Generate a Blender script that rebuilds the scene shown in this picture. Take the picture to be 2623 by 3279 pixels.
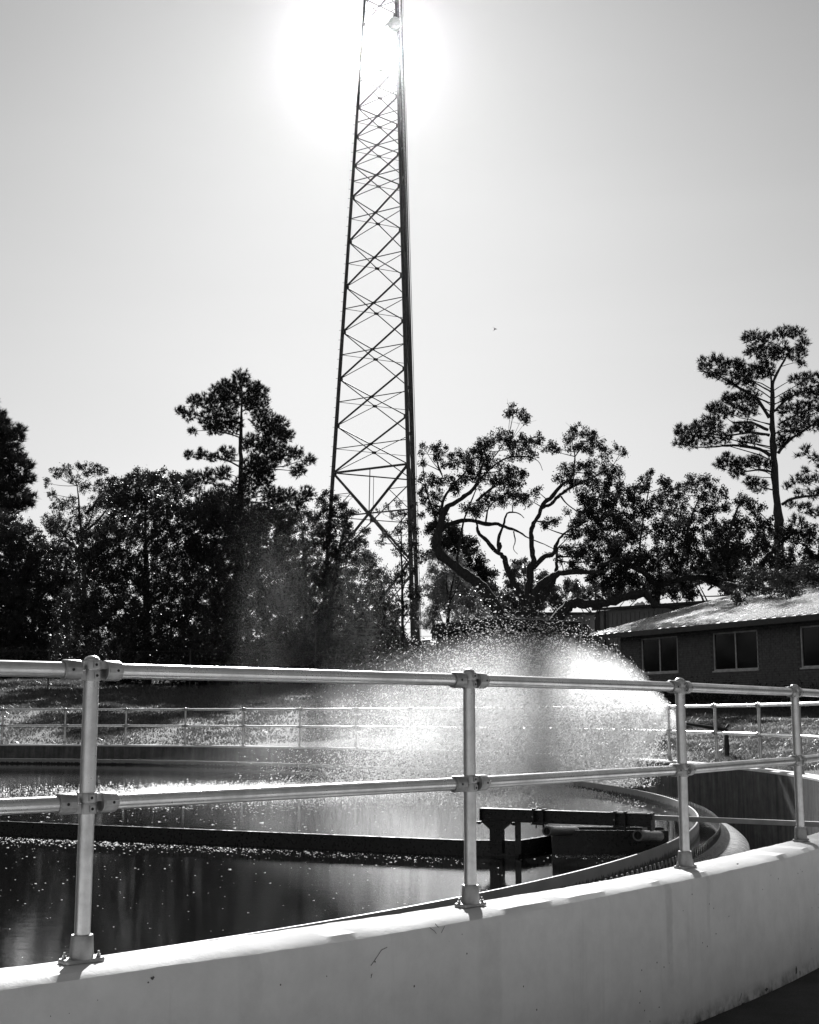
import bpy, math, random
import numpy as np
from mathutils import Vector, Matrix
R = math.radians
random.seed(7); RNG = np.random.default_rng(7)
sc = bpy.context.scene
for o in list(bpy.data.objects): bpy.data.objects.remove(o)
COL = sc.collection

# ------------------------------------------------------------------ camera, sky, sun, exposure
W, H, F = 2623, 3279, 4261.126
PITCH, EYE = .15147686, .900923
CP, SP = math.cos(PITCH), math.sin(PITCH)
cd = bpy.data.cameras.new('camera'); cam = bpy.data.objects.new('camera', cd); COL.objects.link(cam)
cam.location = (0, 0, EYE); cam.rotation_euler = (math.pi/2 + PITCH, 0, 0)
cd.sensor_fit = 'VERTICAL'; cd.sensor_height = 36; cd.lens = F/H*36; cd.clip_start = .05; cd.clip_end = 4000
sc.camera = cam

SUN_EL, SUN_AZ = 27.9, -2.1           # azimuth measured from +Y, negative = to the left
SD = Vector((math.sin(R(SUN_AZ))*math.cos(R(SUN_EL)), math.cos(R(SUN_AZ))*math.cos(R(SUN_EL)), math.sin(R(SUN_EL))))
wd = bpy.data.worlds.new('World'); sc.world = wd; wd.use_nodes = True
nt = wd.node_tree; nt.nodes.clear()
out = nt.nodes.new('ShaderNodeOutputWorld'); bg = nt.nodes.new('ShaderNodeBackground')
sky = nt.nodes.new('ShaderNodeTexSky'); sky.sky_type = 'NISHITA'; sky.sun_disc = False
sky.sun_elevation = R(SUN_EL); sky.sun_rotation = R(SUN_AZ); sky.air_density = 1.0; sky.dust_density = 2.5; sky.ozone_density = 1
bw = nt.nodes.new('ShaderNodeRGBToBW')
gm = nt.nodes.new('ShaderNodeMath'); gm.operation = 'POWER'; gm.inputs[1].default_value = .40   # thin overcast veil evens the sky out
mm = nt.nodes.new('ShaderNodeMath'); mm.operation = 'MULTIPLY'; mm.inputs[1].default_value = 2.7
nt.links.new(sky.outputs[0], bw.inputs[0]); nt.links.new(bw.outputs[0], gm.inputs[0]); nt.links.new(gm.outputs[0], mm.inputs[0])
gx = nt.nodes.new('ShaderNodeTexCoord'); dp = nt.nodes.new('ShaderNodeVectorMath'); dp.operation = 'DOT_PRODUCT'; dp.inputs[1].default_value = tuple(SD)
nt.links.new(gx.outputs['Generated'], dp.inputs[0])
def wm(op, a, b):
    x = nt.nodes.new('ShaderNodeMath'); x.operation = op
    for v, k in ((a, 0), (b, 1)):
        if hasattr(v, 'node'): nt.links.new(v, x.inputs[k])
        else: x.inputs[k].default_value = v
    return x.outputs[0]
dpc = wm('MAXIMUM', dp.outputs['Value'], 0)
aure = wm('ADD', wm('ADD', wm('MULTIPLY', wm('POWER', dpc, 90.), .8), wm('MULTIPLY', wm('POWER', dpc, 500.), .5)), wm('MULTIPLY', wm('POWER', dpc, 34.), .5))   # hazy aureole round the sun
sx = nt.nodes.new('ShaderNodeSeparateXYZ'); nt.links.new(gx.outputs['Generated'], sx.inputs[0])
mr = nt.nodes.new('ShaderNodeMapRange'); mr.inputs['From Min'].default_value = 0; mr.inputs['From Max'].default_value = .6; mr.inputs['To Min'].default_value = 1.12; mr.inputs['To Max'].default_value = .42
nt.links.new(sx.outputs[2], mr.inputs[0])
cn = nt.nodes.new('ShaderNodeTexNoise'); cn.inputs['Scale'].default_value = 2.2; cn.inputs['Detail'].default_value = 5; cn.inputs['Distortion'].default_value = .6
mp = nt.nodes.new('ShaderNodeMapping'); mp.inputs['Scale'].default_value = (1, 1, 5); nt.links.new(gx.outputs['Generated'], mp.inputs[0]); nt.links.new(mp.outputs[0], cn.inputs['Vector'])
wisp = wm('ADD', wm('MULTIPLY', cn.outputs['Fac'], .10), .95)
tot = wm('ADD', wm('MULTIPLY', wm('MULTIPLY', mm.outputs[0], mr.outputs[0]), wisp), aure)
nt.links.new(tot, bg.inputs[0]); bg.inputs[1].default_value = .05
nt.links.new(bg.outputs[0], out.inputs[0])
sl = bpy.data.lights.new('sun', 'SUN'); sl.energy = 5; sl.angle = R(.53); sl.color = (1, 1, 1)
so = bpy.data.objects.new('sun', sl); COL.objects.link(so); so.rotation_euler = SD.to_track_quat('Z', 'Y').to_euler()
so.location = SD*60
vs = sc.view_settings; vs.view_transform = 'Standard'; vs.look = 'None'; vs.gamma = 1; vs.exposure = .96; vs.use_curve_mapping = False
cy_ = sc.cycles
cy_.max_bounces = 8; cy_.diffuse_bounces = 4; cy_.glossy_bounces = 4; cy_.transmission_bounces = 6; cy_.transparent_max_bounces = 8
cy_.caustics_reflective = False; cy_.caustics_refractive = False; cy_.use_adaptive_sampling = True
cy_.sample_clamp_indirect = 6; cy_.volume_bounces = 3; cy_.volume_step_rate = .32; cy_.volume_max_steps = 256

# ------------------------------------------------------------------ geometry of the view (measured), world helpers
TX, TY = -15.4351, 21.2473            # tank centre
RW_IN, RW_OUT, R_RAIL = 21.42, 21.72, 21.512
DA, A_FAR, A_NEAR = .0974960, 1.4509924, -.848417
WATER = -.53

def ray(x, y):
    a = (x-W/2)/F; b = -(y-H/2)/F
    return a, CP-b*SP, SP+b*CP
def at_y(x, y, Y):
    r = ray(x, y); t = Y/r[1]
    return Vector((r[0]*t, Y, EYE+r[2]*t))
def at_z(x, y, z):
    r = ray(x, y); t = (z-EYE)/r[2]
    return Vector((r[0]*t, r[1]*t, z))
def pol(r, a, z=0.): return Vector((TX+r*math.cos(a), TY+r*math.sin(a), z))
def sstep(a, b, x):
    t = np.clip((x-a)/(b-a), 0, 1); return t*t*(3-2*t)
def terrain(x, y):
    x = np.asarray(x, float); y = np.asarray(y, float)
    d = np.maximum(np.hypot(x-TX, y-TY)-RW_OUT, 0)
    far = -.06 + .1*np.minimum(d, 12) + .05*np.clip(d-12, 0, 48) + .012*np.clip(d-60, 0, 300)
    far = far + .05*np.sin(x*.9+y*.35)*np.clip(d/6, 0, 1)*.6
    near = -.8 - .002*d
    k = sstep(12, 15.5, y)
    return near*(1-k)+far*k
def tz(x, y): return float(terrain(x, y))

# ------------------------------------------------------------------ mesh helpers
class MB:
    def __init__(s): s.v = []; s.f = []
    def add(s, v, f):
        n = len(s.v); s.v += [tuple(p) for p in v]; s.f += [tuple(i+n for i in q) for q in f]; return s
    def box(s, c, sx, sy, sz, ax=None, rot=None):
        c = Vector(c); M = rot if rot else Matrix.Identity(3)
        v = [c + M @ Vector((i*sx/2, j*sy/2, k*sz/2)) for i in (-1, 1) for j in (-1, 1) for k in (-1, 1)]
        return s.add(v, [(0,1,3,2),(4,6,7,5),(0,4,5,1),(2,3,7,6),(0,2,6,4),(1,5,7,3)])
    def bar(s, a, b, w, h):
        a = Vector(a); b = Vector(b); d = b-a; L = d.length; d.normalize()
        up = Vector((0,0,1)) if abs(d.z) < .98 else Vector((1,0,0))
        side = d.cross(up).normalized(); up = side.cross(d).normalized()
        M = Matrix((side, d, up)).transposed()
        return s.box((a+b)/2, w, L, h, rot=M)
    def tube(s, pts, rad, n=10, cap=True):
        pts = [Vector(p) for p in pts]
        if not hasattr(rad, '__len__'): rad = [rad]*len(pts)
        base = len(s.v); prev = None
        for i, p in enumerate(pts):
            t = (pts[min(i+1, len(pts)-1)]-pts[max(i-1, 0)])
            if t.length < 1e-9: t = Vector((0,0,1))
            t.normalize()
            if prev is None:
                u = Vector((0,0,1)).cross(t)
                if u.length < .05: u = Vector((1,0,0)).cross(t)
            else: u = prev - t*prev.dot(t)
            u.normalize(); prev = u; w = t.cross(u)
            for k in range(n):
                a = 2*math.pi*k/n
                s.v.append(tuple(p + (u*math.cos(a)+w*math.sin(a))*rad[i]))
        for i in range(len(pts)-1):
            for k in range(n):
                a = base+i*n+k; b = base+i*n+(k+1) % n
                s.f.append((a, b, b+n, a+n))
        if cap:
            s.f.append(tuple(base+k for k in range(n))[::-1]); e = base+(len(pts)-1)*n
            s.f.append(tuple(e+k for k in range(n)))
        return s
    def lathe(s, c, prof, n=24, M=None, cap=True):
        c = Vector(c); base = len(s.v); M = M or Matrix.Identity(3)
        for r, z in prof:
            for k in range(n):
                a = 2*math.pi*k/n; s.v.append(tuple(c + M @ Vector((r*math.cos(a), r*math.sin(a), z))))
        for i in range(len(prof)-1):
            for k in range(n):
                a = base+i*n+k; b = base+i*n+(k+1) % n; s.f.append((a, b, b+n, a+n))
        if cap: s.f.append(tuple(base+k for k in range(n))[::-1]); e = base+(len(prof)-1)*n; s.f.append(tuple(e+k for k in range(n)))
        return s
    def mesh(s, name, mat, smooth=False, bevel=None):
        me = bpy.data.meshes.new(name); me.from_pydata(s.v, [], s.f); me.update()
        if mat: me.materials.append(mat)
        if smooth:
            me.shade_smooth()
            try: me.set_sharp_from_angle(angle=R(38))
            except Exception: pass
        return me
    def obj(s, name, mat, parent=None, smooth=False, bevel=0, **kw):
        o = link(name, s.mesh(name, mat, smooth), parent, **kw)
        if bevel:
            m = o.modifiers.new('bevel', 'BEVEL'); m.width = bevel; m.segments = 2; m.limit_method = 'ANGLE'; m.harden_normals = True
            o.data.shade_smooth()
            try: o.data.set_sharp_from_angle(angle=R(38))
            except Exception: pass
        return o
def link(name, me, parent=None, label=None, cat=None, group=None, kind=None):
    o = bpy.data.objects.new(name, me); COL.objects.link(o)
    if parent is not None:
        o.parent = parent; o.matrix_parent_inverse = parent_inv(parent)
    return tag(o, label, cat, group, kind)
def wmat(o):
    m = Matrix.LocRotScale(o.location, o.rotation_euler, o.scale)
    return (wmat(o.parent) @ o.matrix_parent_inverse @ m) if o.parent else m
def parent_inv(p): return wmat(p).inverted()
def tag(o, label=None, cat=None, group=None, kind=None):
    if label: o['label'] = label
    if cat: o['category'] = cat
    if group: o['group'] = group
    if kind: o['kind'] = kind
    return o
def thing(name, label, cat, loc=(0,0,0), group=None):
    o = bpy.data.objects.new(name, None); COL.objects.link(o); o.location = loc; o.empty_display_size = .2
    return tag(o, label, cat, group)
def np_mesh(name, verts, faces, mat):
    """verts (N,3), faces (M,k) arrays of equal size k"""
    me = bpy.data.meshes.new(name); n, k = faces.shape
    me.vertices.add(len(verts)); me.vertices.foreach_set('co', np.ascontiguousarray(verts, dtype=np.float32).ravel())
    me.loops.add(n*k); me.loops.foreach_set('vertex_index', np.ascontiguousarray(faces, dtype=np.int32).ravel())
    me.polygons.add(n); me.polygons.foreach_set('loop_start', np.arange(0, n*k, k, dtype=np.int32))
    me.update(calc_edges=True)
    if mat: me.materials.append(mat)
    return me

# ------------------------------------------------------------------ materials
class N:
    def __init__(s, name):
        s.m = bpy.data.materials.new(name); s.m.use_nodes = True; s.t = s.m.node_tree; s.t.nodes.clear()
        s.o = s.t.nodes.new('ShaderNodeOutputMaterial')
    def n(s, typ, **kw):
        x = s.t.nodes.new('ShaderNode'+typ)
        for k, v in kw.items():
            if k.startswith('i_'):
                key = k[2:]; key = int(key) if key.isdigit() else key.replace('_', ' ')
                x.inputs[key].default_value = v
            else: setattr(x, k, v)
        return x
    def l(s, a, b): s.t.links.new(a, b); return s
    def coord(s, scale=(1,1,1)):
        c = s.n('TexCoord'); m = s.n('Mapping'); m.inputs['Scale'].default_value = scale
        s.l(c.outputs['Object'], m.inputs[0]); return m.outputs[0]
    def noise(s, scale, detail=4, rough=.6, vec=None, dist=0):
        x = s.n('TexNoise', i_Scale=scale, i_Detail=detail, i_Roughness=rough, i_Distortion=dist)
        s.l(vec if vec else s.coord(), x.inputs['Vector']); return x.outputs['Fac']
    def ramp(s, fac, stops):
        x = s.n('ValToRGB'); e = x.color_ramp.elements
        while len(e) < len(stops): e.new(.5)
        for q, (p, c) in zip(e, stops): q.position = p; q.color = (c, c, c, 1)
        s.l(fac, x.inputs[0]); return x.outputs[0]
    def mix(s, a, b, f, mode='MIX'):
        x = s.n('Mix', data_type='RGBA', blend_type=mode)
        for v, k in ((f, 0), (a, 6), (b, 7)):
            if hasattr(v, 'node'): s.l(v, x.inputs[k])
            elif k: x.inputs[k].default_value = (v, v, v, 1)
            else: x.inputs[k].default_value = v
        return x.outputs[2]
    def math(s, op, a, b=0.):
        x = s.n('Math', operation=op)
        for v, k in ((a, 0), (b, 1)):
            if hasattr(v, 'node'): s.l(v, x.inputs[k])
            else: x.inputs[k].default_value = v
        return x.outputs[0]
    def bump(s, h, strength=.3, dist=.01):
        x = s.n('Bump', i_Strength=strength, i_Distance=dist); s.l(h, x.inputs['Height']); return x.outputs[0]
    def bsdf(s, base=.5, rough=.6, metal=0., spec=.5, normal=None, **kw):
        x = s.n('BsdfPrincipled')
        for v, k in ((base, 'Base Color'), (rough, 'Roughness')):
            if hasattr(v, 'node'): s.l(v, x.inputs[k])
            else: x.inputs[k].default_value = (v, v, v, 1) if k == 'Base Color' else v
        x.inputs['Metallic'].default_value = metal; x.inputs['Specular IOR Level'].default_value = spec
        for k, v in kw.items(): x.inputs[k.replace('_', ' ')].default_value = v
        if normal: s.l(normal, x.inputs['Normal'])
        return x.outputs[0]
    def done(s, sh, vol=None):
        if sh: s.l(sh, s.o.inputs[0])
        if vol: s.l(vol, s.o.inputs[1])
        return s.m
def zval(q):
    c = q.n('NewGeometry'); x = q.n('SeparateXYZ'); q.l(c.outputs['Position'], x.inputs[0]); return x.outputs
def simple(name, base, rough=.6, metal=0., var=.25, scale=6., bump=.15, bd=.004, spec=.5):
    q = N(name); f = q.noise(scale, 6)
    c = q.ramp(f, [(.3, base*(1-var)), (.7, base*(1+var))])
    r = q.ramp(q.noise(scale*2.3, 4), [(.3, max(rough-.12, .03)), (.7, min(rough+.12, 1))])
    return q.done(q.bsdf(c, r, metal, spec, q.bump(q.noise(scale*8, 4), bump, bd)))

def m_alu():
    q = N('brushed_aluminium'); v = q.coord()
    n1 = q.noise(9, 6, .65, v); n2 = q.noise(160, 3, .7, v); sp = q.noise(75, 2, .5, v)
    c = q.ramp(n1, [(.25, .70), (.75, .82)])
    c = q.mix(c, q.ramp(sp, [(.19, .2), (.23, 1.)]), 1., 'MULTIPLY')
    gr = q.noise(3.2, 7, .72, v); c = q.mix(c, q.ramp(gr, [(.36, .72), (.56, 1.)]), 1., 'MULTIPLY')
    r = q.mix(q.ramp(n2, [(.3, .24), (.7, .38)]), .5, q.ramp(gr, [(.36, .6), (.55, 0.)]))
    return q.done(q.bsdf(c, r, .92, .5, q.bump(n2, .10, .001)))
def m_cast():
    q = N('cast_fitting'); n1 = q.noise(60, 6, .7); n2 = q.noise(14, 4)
    return q.done(q.bsdf(q.ramp(n2, [(.3, .28), (.7, .52)]), q.ramp(n1, [(.3, .38), (.7, .6)]), .8, .5, q.bump(n1, .35, .003)))
def m_paintwall():
    q = N('painted_concrete'); v = q.coord()
    big = q.noise(.9, 5, .6, v); mid = q.noise(6, 7, .65, v); fine = q.noise(140, 4, .7, v)
    streak = q.noise(3.5, 6, .7, q.coord((2.2, 2.2, .14)))
    c = q.ramp(big, [(.3, .74), (.7, .81)])
    c = q.mix(c, q.ramp(mid, [(.3, .88), (.62, 1.)]), 1., 'MULTIPLY')
    c = q.mix(c, q.ramp(streak, [(.26, .90), (.42, 1.)]), 1., 'MULTIPLY')
    sp = q.n('TexVoronoi', i_Scale=16., feature='F1'); q.l(v, sp.inputs['Vector'])
    msk = q.math('MULTIPLY', q.math('LESS_THAN', sp.outputs['Distance'], .075), q.math('GREATER_THAN', q.noise(2.6, 3, .5, v), .56))
    c = q.mix(c, .09, msk)
    z = zval(q)[2]                                              # splash dirt just above the ground on the outside
    low = q.math('MULTIPLY', q.ramp(z, [(0, 1.), (1, 0.)]), 1.)
    zz = q.n('MapRange'); zz.inputs['From Min'].default_value = -.80; zz.inputs['From Max'].default_value = -.70; zz.inputs['To Min'].default_value = 1; zz.inputs['To Max'].default_value = 0
    q.l(z, zz.inputs[0]); dirt = q.math('MULTIPLY', zz.outputs[0], q.ramp(q.noise(7, 6, .7, v), [(.42, 0.), (.62, 1.)]))
    c = q.mix(c, .16, dirt)
    g = q.n('NewGeometry'); sp2 = q.n('SeparateXYZ'); q.l(g.outputs['Position'], sp2.inputs[0])
    an = q.math('ARCTAN2', q.math('SUBTRACT', sp2.outputs[1], TY), q.math('SUBTRACT', sp2.outputs[0], TX)); an = q.math('ADD', an, q.math('MULTIPLY', q.math('SUBTRACT', q.noise(3., 4, .6, v), .5), .004))
    for a0, w0, k0, zlo in ((STAIN[0], .0020, .24, -.62), (STAIN[1], .0042, .12, -.7), (STAIN[2], .0012, .18, -.45), (STAIN[3], .0028, .10, -.6)):   # drip stains below the rim
        t = q.math('DIVIDE', q.math('SUBTRACT', an, a0), w0); b_ = q.math('MAXIMUM', q.math('SUBTRACT', 1., q.math('POWER', q.math('ABSOLUTE', t), 4.)), 0.)
        fz = q.n('MapRange'); fz.inputs['From Min'].default_value = zlo; fz.inputs['From Max'].default_value = zlo+.25; q.l(z, fz.inputs[0])
        msk2 = q.math('MULTIPLY', q.math('MULTIPLY', b_, fz.outputs[0]), q.math('MULTIPLY', q.ramp(q.noise(9, 5, .7, v), [(.3, .3), (.6, 1.)]), k0))
        c = q.mix(c, .10, msk2)
    h = q.mix(q.noise(22, 6, .6, v), fine, .35)
    return q.done(q.bsdf(c, .72, 0, .3, q.bump(h, .6, .008)))
def m_rawconcrete(name='stained_concrete', lo=.045, hi=.15):
    q = N(name); v = q.coord()
    st = q.noise(2.4, 8, .7, q.coord((2.6, 2.6, .22))); n = q.noise(5, 8, .7, v)
    c = q.ramp(st, [(.32, lo), (.68, hi)]); c = q.mix(c, q.ramp(n, [(.3, .55), (.65, 1.1)]), 1., 'MULTIPLY')
    return q.done(q.bsdf(c, .8, 0, .3, q.bump(q.noise(30, 6, .7, v), .6, .01)))
def m_apron():
    q = N('wet_concrete'); g = q.n('NewGeometry')
    # streaks run outward from the weir: noise over the angle about the tank centre
    sep = q.n('SeparateXYZ'); q.l(g.outputs['Position'], sep.inputs[0])
    dx = q.math('SUBTRACT', sep.outputs[0], TX); dy = q.math('SUBTRACT', sep.outputs[1], TY)
    an = q.math('ARCTAN2', dy, dx); cb = q.n('CombineXYZ'); q.l(q.math('MULTIPLY', an, 260.), cb.inputs[0])
    rr = q.math('SQRT', q.math('ADD', q.math('MULTIPLY', dx, dx), q.math('MULTIPLY', dy, dy))); q.l(q.math('MULTIPLY', rr, 3.), cb.inputs[1])
    st = q.noise(2.2, 7, .7, cb.outputs[0])
    c = q.ramp(st, [(.38, .05), (.62, .42)])
    return q.done(q.bsdf(c, q.ramp(st, [(.3, .55), (.7, .8)]), 0, .12, q.bump(st, .8, .02)))
def m_baffle(name='grey_fibreglass', lo=.30, hi=.40, zr=(-.53, -.425)):
    q = N(name); z = zval(q)[2]; v = q.coord()
    mr = q.n('MapRange'); mr.inputs['From Min'].default_value = zr[0]; mr.inputs['From Max'].default_value = zr[1]
    mr.inputs['To Min'].default_value = 1; mr.inputs['To Max'].default_value = 0; q.l(z, mr.inputs[0])
    t = q.math('ADD', mr.outputs[0], q.math('MULTIPLY', q.math('SUBTRACT', q.noise(11, 6, .75, q.coord((3, 3, .5))), .5), 1.8))
    msk = q.ramp(t, [(.46, 0.), (.6, 1.)])
    c = q.mix(q.ramp(q.noise(3, 5, .6, v), [(.3, lo), (.7, hi)]), .015, msk)
    return q.done(q.bsdf(c, .45, 0, .4, q.bump(q.noise(40, 4), .1, .002)))
def m_water():
    q = N('tank_water'); v = q.coord((1, 1, 1))
    n1 = q.noise(2.2, 4, .6, q.coord((1, 1.6, 1))); n2 = q.noise(14, 5, .65, v); n3 = q.noise(60, 3, .6, v)
    h = q.math('ADD', q.math('ADD', q.math('MULTIPLY', n1, .5), q.math('MULTIPLY', n2, .22)), q.math('MULTIPLY', n3, .05))
    b = q.bump(h, .065, .03)
    return q.done(q.bsdf(.008, .02, 0, .5, b, IOR=1.333))
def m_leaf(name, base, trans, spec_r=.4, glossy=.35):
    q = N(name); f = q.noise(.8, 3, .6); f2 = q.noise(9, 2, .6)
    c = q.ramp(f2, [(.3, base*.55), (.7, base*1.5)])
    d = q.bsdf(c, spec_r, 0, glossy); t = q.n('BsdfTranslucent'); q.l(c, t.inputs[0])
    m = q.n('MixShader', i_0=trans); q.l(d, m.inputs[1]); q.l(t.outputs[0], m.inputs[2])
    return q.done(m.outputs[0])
def m_grassground():
    q = N('lawn_soil'); v = q.coord()
    a = q.noise(1.1, 5, .6, v); b = q.noise(16, 6, .75, v); c3 = q.noise(60, 4, .8, v)
    c = q.ramp(a, [(.3, .045), (.7, .085)]); c = q.mix(c, q.ramp(b, [(.3, .35), (.7, 1.7)]), 1., 'MULTIPLY')
    c = q.mix(c, q.ramp(c3, [(.35, .4), (.65, 1.6)]), .8, 'MULTIPLY')
    return q.done(q.bsdf(c, .8, 0, .25, q.bump(b, 1., .08)))
def m_path():
    q = N('asphalt'); v = q.coord(); n = q.noise(120, 4, .7, v)
    c = q.ramp(n, [(.35, .03), (.7, .075)]); c = q.mix(c, q.ramp(q.noise(3, 6, .6, v), [(.3, .6), (.7, 1.2)]), 1., 'MULTIPLY')
    return q.done(q.bsdf(c, .85, 0, .3, q.bump(n, .8, .006)))
def m_drop():
    q = N('water_drops')
    t = q.n('BsdfTranslucent'); t.inputs[0].default_value = (.97,)*3+(1,)
    g = q.bsdf(.95, .25, 0, .6); m = q.n('MixShader', i_0=.9); q.l(g, m.inputs[1]); q.l(t.outputs[0], m.inputs[2])
    tr = q.n('BsdfTransparent'); m2 = q.n('MixShader', i_0=.35); q.l(m.outputs[0], m2.inputs[1]); q.l(tr.outputs[0], m2.inputs[2])
    return q.done(m2.outputs[0])
def m_glass():
    q = N('window_glass'); return q.done(q.bsdf(.006, .06, 0, .2, q.bump(q.noise(1.4, 2), .05, .01)))
def m_bark(name, base):
    q = N(name); v = q.coord((1, 1, .3)); n = q.noise(14, 7, .75, v)
    return q.done(q.bsdf(q.ramp(n, [(.3, base*.5), (.7, base*1.6)]), .85, 0, .25, q.bump(n, 1., .12)))

def at_wall(x, y, r=RW_OUT+.0005):
    d = Vector(ray(x, y)); ox, oy = -TX, -TY; A_ = d.x**2+d.y**2; B_ = 2*(d.x*ox+d.y*oy); C_ = ox*ox+oy*oy-r*r
    return Vector((0, 0, EYE))+d*((-B_-math.sqrt(max(B_*B_-4*A_*C_, 0)))/(2*A_))
def wang(x, y): p = at_wall(x, y); return math.atan2(p.y-TY, p.x-TX)
STAIN = [wang(2145, 3000), wang(1570, 3080), wang(2270, 2900), wang(800, 3150)]
ALU = m_alu(); CAST = m_cast(); PWALL = m_paintwall(); RAW = m_rawconcrete(); APRON = m_apron(); BAFF = m_baffle(); WAT = m_water()
DARK = simple('hole_shade', .015, .8); BOLT = simple('galvanised_bolt', .35, .4, .8)  # first one: dark colour painted for the shade inside holes
BLACKSTEEL = simple('black_wet_steel', .018, .32, 0, .4, 14, .08); STEEL = simple('tower_steel', .06, .55, .3, .3, 3)
PALEBAR = simple('pale_bar', .38, .5, .3); LAUN = m_rawconcrete('launder_concrete', .12, .3)
PIPE = simple('pipe_pvc', .16, .4); SPRK = simple('black_sprinkler', .02, .4, .2)
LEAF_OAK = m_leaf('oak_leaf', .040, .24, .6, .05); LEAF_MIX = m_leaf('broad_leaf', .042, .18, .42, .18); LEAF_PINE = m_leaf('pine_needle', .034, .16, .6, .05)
LEAF_PALE = m_leaf('pale_leaf', .17, .35, .3, .6); LEAF_HAZY = m_leaf('hazy_leaf', .09, .35)  # far leaves given a lighter colour to imitate hazy distance
GRASSM = m_leaf('grass_blade', .10, .42, .4, .5); SOIL = m_grassground(); PATH = m_path(); BOUNCE = simple('bounce_concrete', .55, .8, 0, .15, 1.5); DROP = m_drop()
BARK = m_bark('bark', .045); PBARK = m_bark('pine_bark', .06); GLASS = m_glass()
FRAME = simple('window_frame_metal', .5, .45, .2); BRICK = simple('brick', .13, .85, 0, .35, 9); MORTAR = simple('mortar', .09, .9)
ROOFM = simple('metal_roof', .70, .31, .7, .05, 2, 0); FASCIA = simple('dark_fascia', .03, .5); SOFFIT = simple('soffit_paint', .42, .7)
SIDING = simple('metal_siding', .22, .5, .2, .15, 3); DARKB = simple('dark_wall', .035, .7); DISH = simple('dish_paint', .3, .5)

# ------------------------------------------------------------------ ground
def build_ground():
    rr = np.concatenate([[RW_OUT-.01], RW_OUT+np.array([.3, .7, 1.2, 2, 3, 4, 5, 6.5, 8, 10, 12, 15, 18, 22, 27, 33, 40, 50, 60, 80, 110, 150, 220, 330, 600, 1500])])
    na = 360; A = np.linspace(0, 2*math.pi, na, endpoint=False)
    g, a = np.meshgrid(rr, A, indexing='ij')
    x = TX+g*np.cos(a); y = TY+g*np.sin(a); z = terrain(x, y)
    v = np.stack([x, y, z], -1).reshape(-1, 3)
    i, j = np.meshgrid(np.arange(len(rr)-1), np.arange(na), indexing='ij'); j2 = (j+1) % na
    f = np.stack([i*na+j, (i+1)*na+j, (i+1)*na+j2, i*na+j2], -1).reshape(-1, 4)
    me = np_mesh('ground', v, f, SOIL); me.shade_smooth(); link('ground', me, kind='structure')
    # service road in front of the near wall, 4 mm above the ground
    m = MB(); n = 90; a0, a1 = -1.75, -.28
    for k in range(n+1):
        an = a0+(a1-a0)*k/n
        for r in (RW_OUT+.02, RW_OUT+.6, RW_OUT+1.1):
            p = pol(r, an); m.v.append((p.x, p.y, tz(p.x, p.y)+.006))
    for k in range(n):
        for s in (0, 1):
            a = k*3+s; m.f.append((a, a+1, a+4, a+3))
    m.obj('path', PATH, kind='structure')
    m = MB(); n = 90                       # unseen pale ground added to bounce sunlight back onto the wall
    for k in range(n+1):
        an = a0+(a1-a0)*k/n
        for r in (RW_OUT+1.12, RW_OUT+6, RW_OUT+16):
            p = pol(r, an); m.v.append((p.x, p.y, tz(p.x, p.y)+.012))
    for k in range(n):
        for s in (0, 1):
            a = k*3+s; m.f.append((a, a+1, a+4, a+3))
    m.obj('bounce_ground', BOUNCE, kind='structure')
build_ground()

# ------------------------------------------------------------------ tank
def ring(prof, mat, name, parent, a0=0., a1=2*math.pi, closed_prof=True, wob=None, seg=None):
    """sweep a radius/height profile about the tank centre, fine near the camera"""
    if seg is None:
        A = np.concatenate([np.arange(-1.25, -.42, .0022), np.arange(-.42, 2*math.pi-1.25, .012)])
    else: A = np.linspace(a0, a1, seg)
    full = seg is None
    P = len(prof); n = len(A); v = np.zeros((n, P, 3))
    for j, (r, z) in enumerate(prof):
        dr = dz = 0
        if wob: dr, dz = wob(j, A)
        v[:, j, 0] = TX+(r+dr)*np.cos(A); v[:, j, 1] = TY+(r+dr)*np.sin(A); v[:, j, 2] = z+dz
    I = np.arange(n if full else n-1); J = np.arange(P if closed_prof else P-1)
    i, j = np.meshgrid(I, J, indexing='ij'); i2 = (i+1) % n; j2 = (j+1) % P
    f = np.stack([i*P+j, i2*P+j, i2*P+j2, i*P+j2], -1).reshape(-1, 4)
    me = np_mesh(name, v.reshape(-1, 3), f, mat); me.shade_smooth()
    try: me.set_sharp_from_angle(angle=R(32))
    except Exception: pass
    return link(name, me, parent)
def wnoise(A, seed, amp, freqs=(9, 23, 57, 131, 290)):
    r = np.random.default_rng(seed); o = 0
    for k, fq in enumerate(freqs): o = o+np.sin(A*fq*4+r.uniform(0, 6.28))*amp/(1+.55*k)
    return o
tank = thing('clarifier_tank', 'large round concrete settling tank with white painted rim wall and dark water', 'tank', (TX, TY, 0))
def wob(j, A):
    if j in (1, 2, 3): return wnoise(A, 5+j, .0013), wnoise(A, 9+j, .0018)*(1.4 if j == 2 else .7)
    if j in (4, 5): return wnoise(A, 20+j, .0016), wnoise(A, 24+j, .0016)
    return 0, 0
w_ = ring([(RW_OUT, -1.2), (RW_OUT, -.052), (RW_OUT-.010, -.022), (RW_OUT-.042, -.003), (RW_IN+.02, 0.), (RW_IN, -.018), (RW_IN, -.05)],
          PWALL, 'rim_wall', tank, wob=wob, closed_prof=False)
ring([(RW_IN+.001, -.048), (RW_IN+.001, -1.7)], RAW, 'inner_wall', tank, closed_prof=False)
ring([(RW_IN+.05, -1.45), (20.1, -1.45)], LAUN, 'launder_floor', tank, closed_prof=False)
ring([(20.13, -1.7), (20.13, -.76), (20.11, -.68), (20.06, -.635), (19.98, -.605), (19.79, -.575), (19.74, -.575), (19.74, -2.2)], APRON, 'overflow_apron', tank, closed_prof=False)
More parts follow.
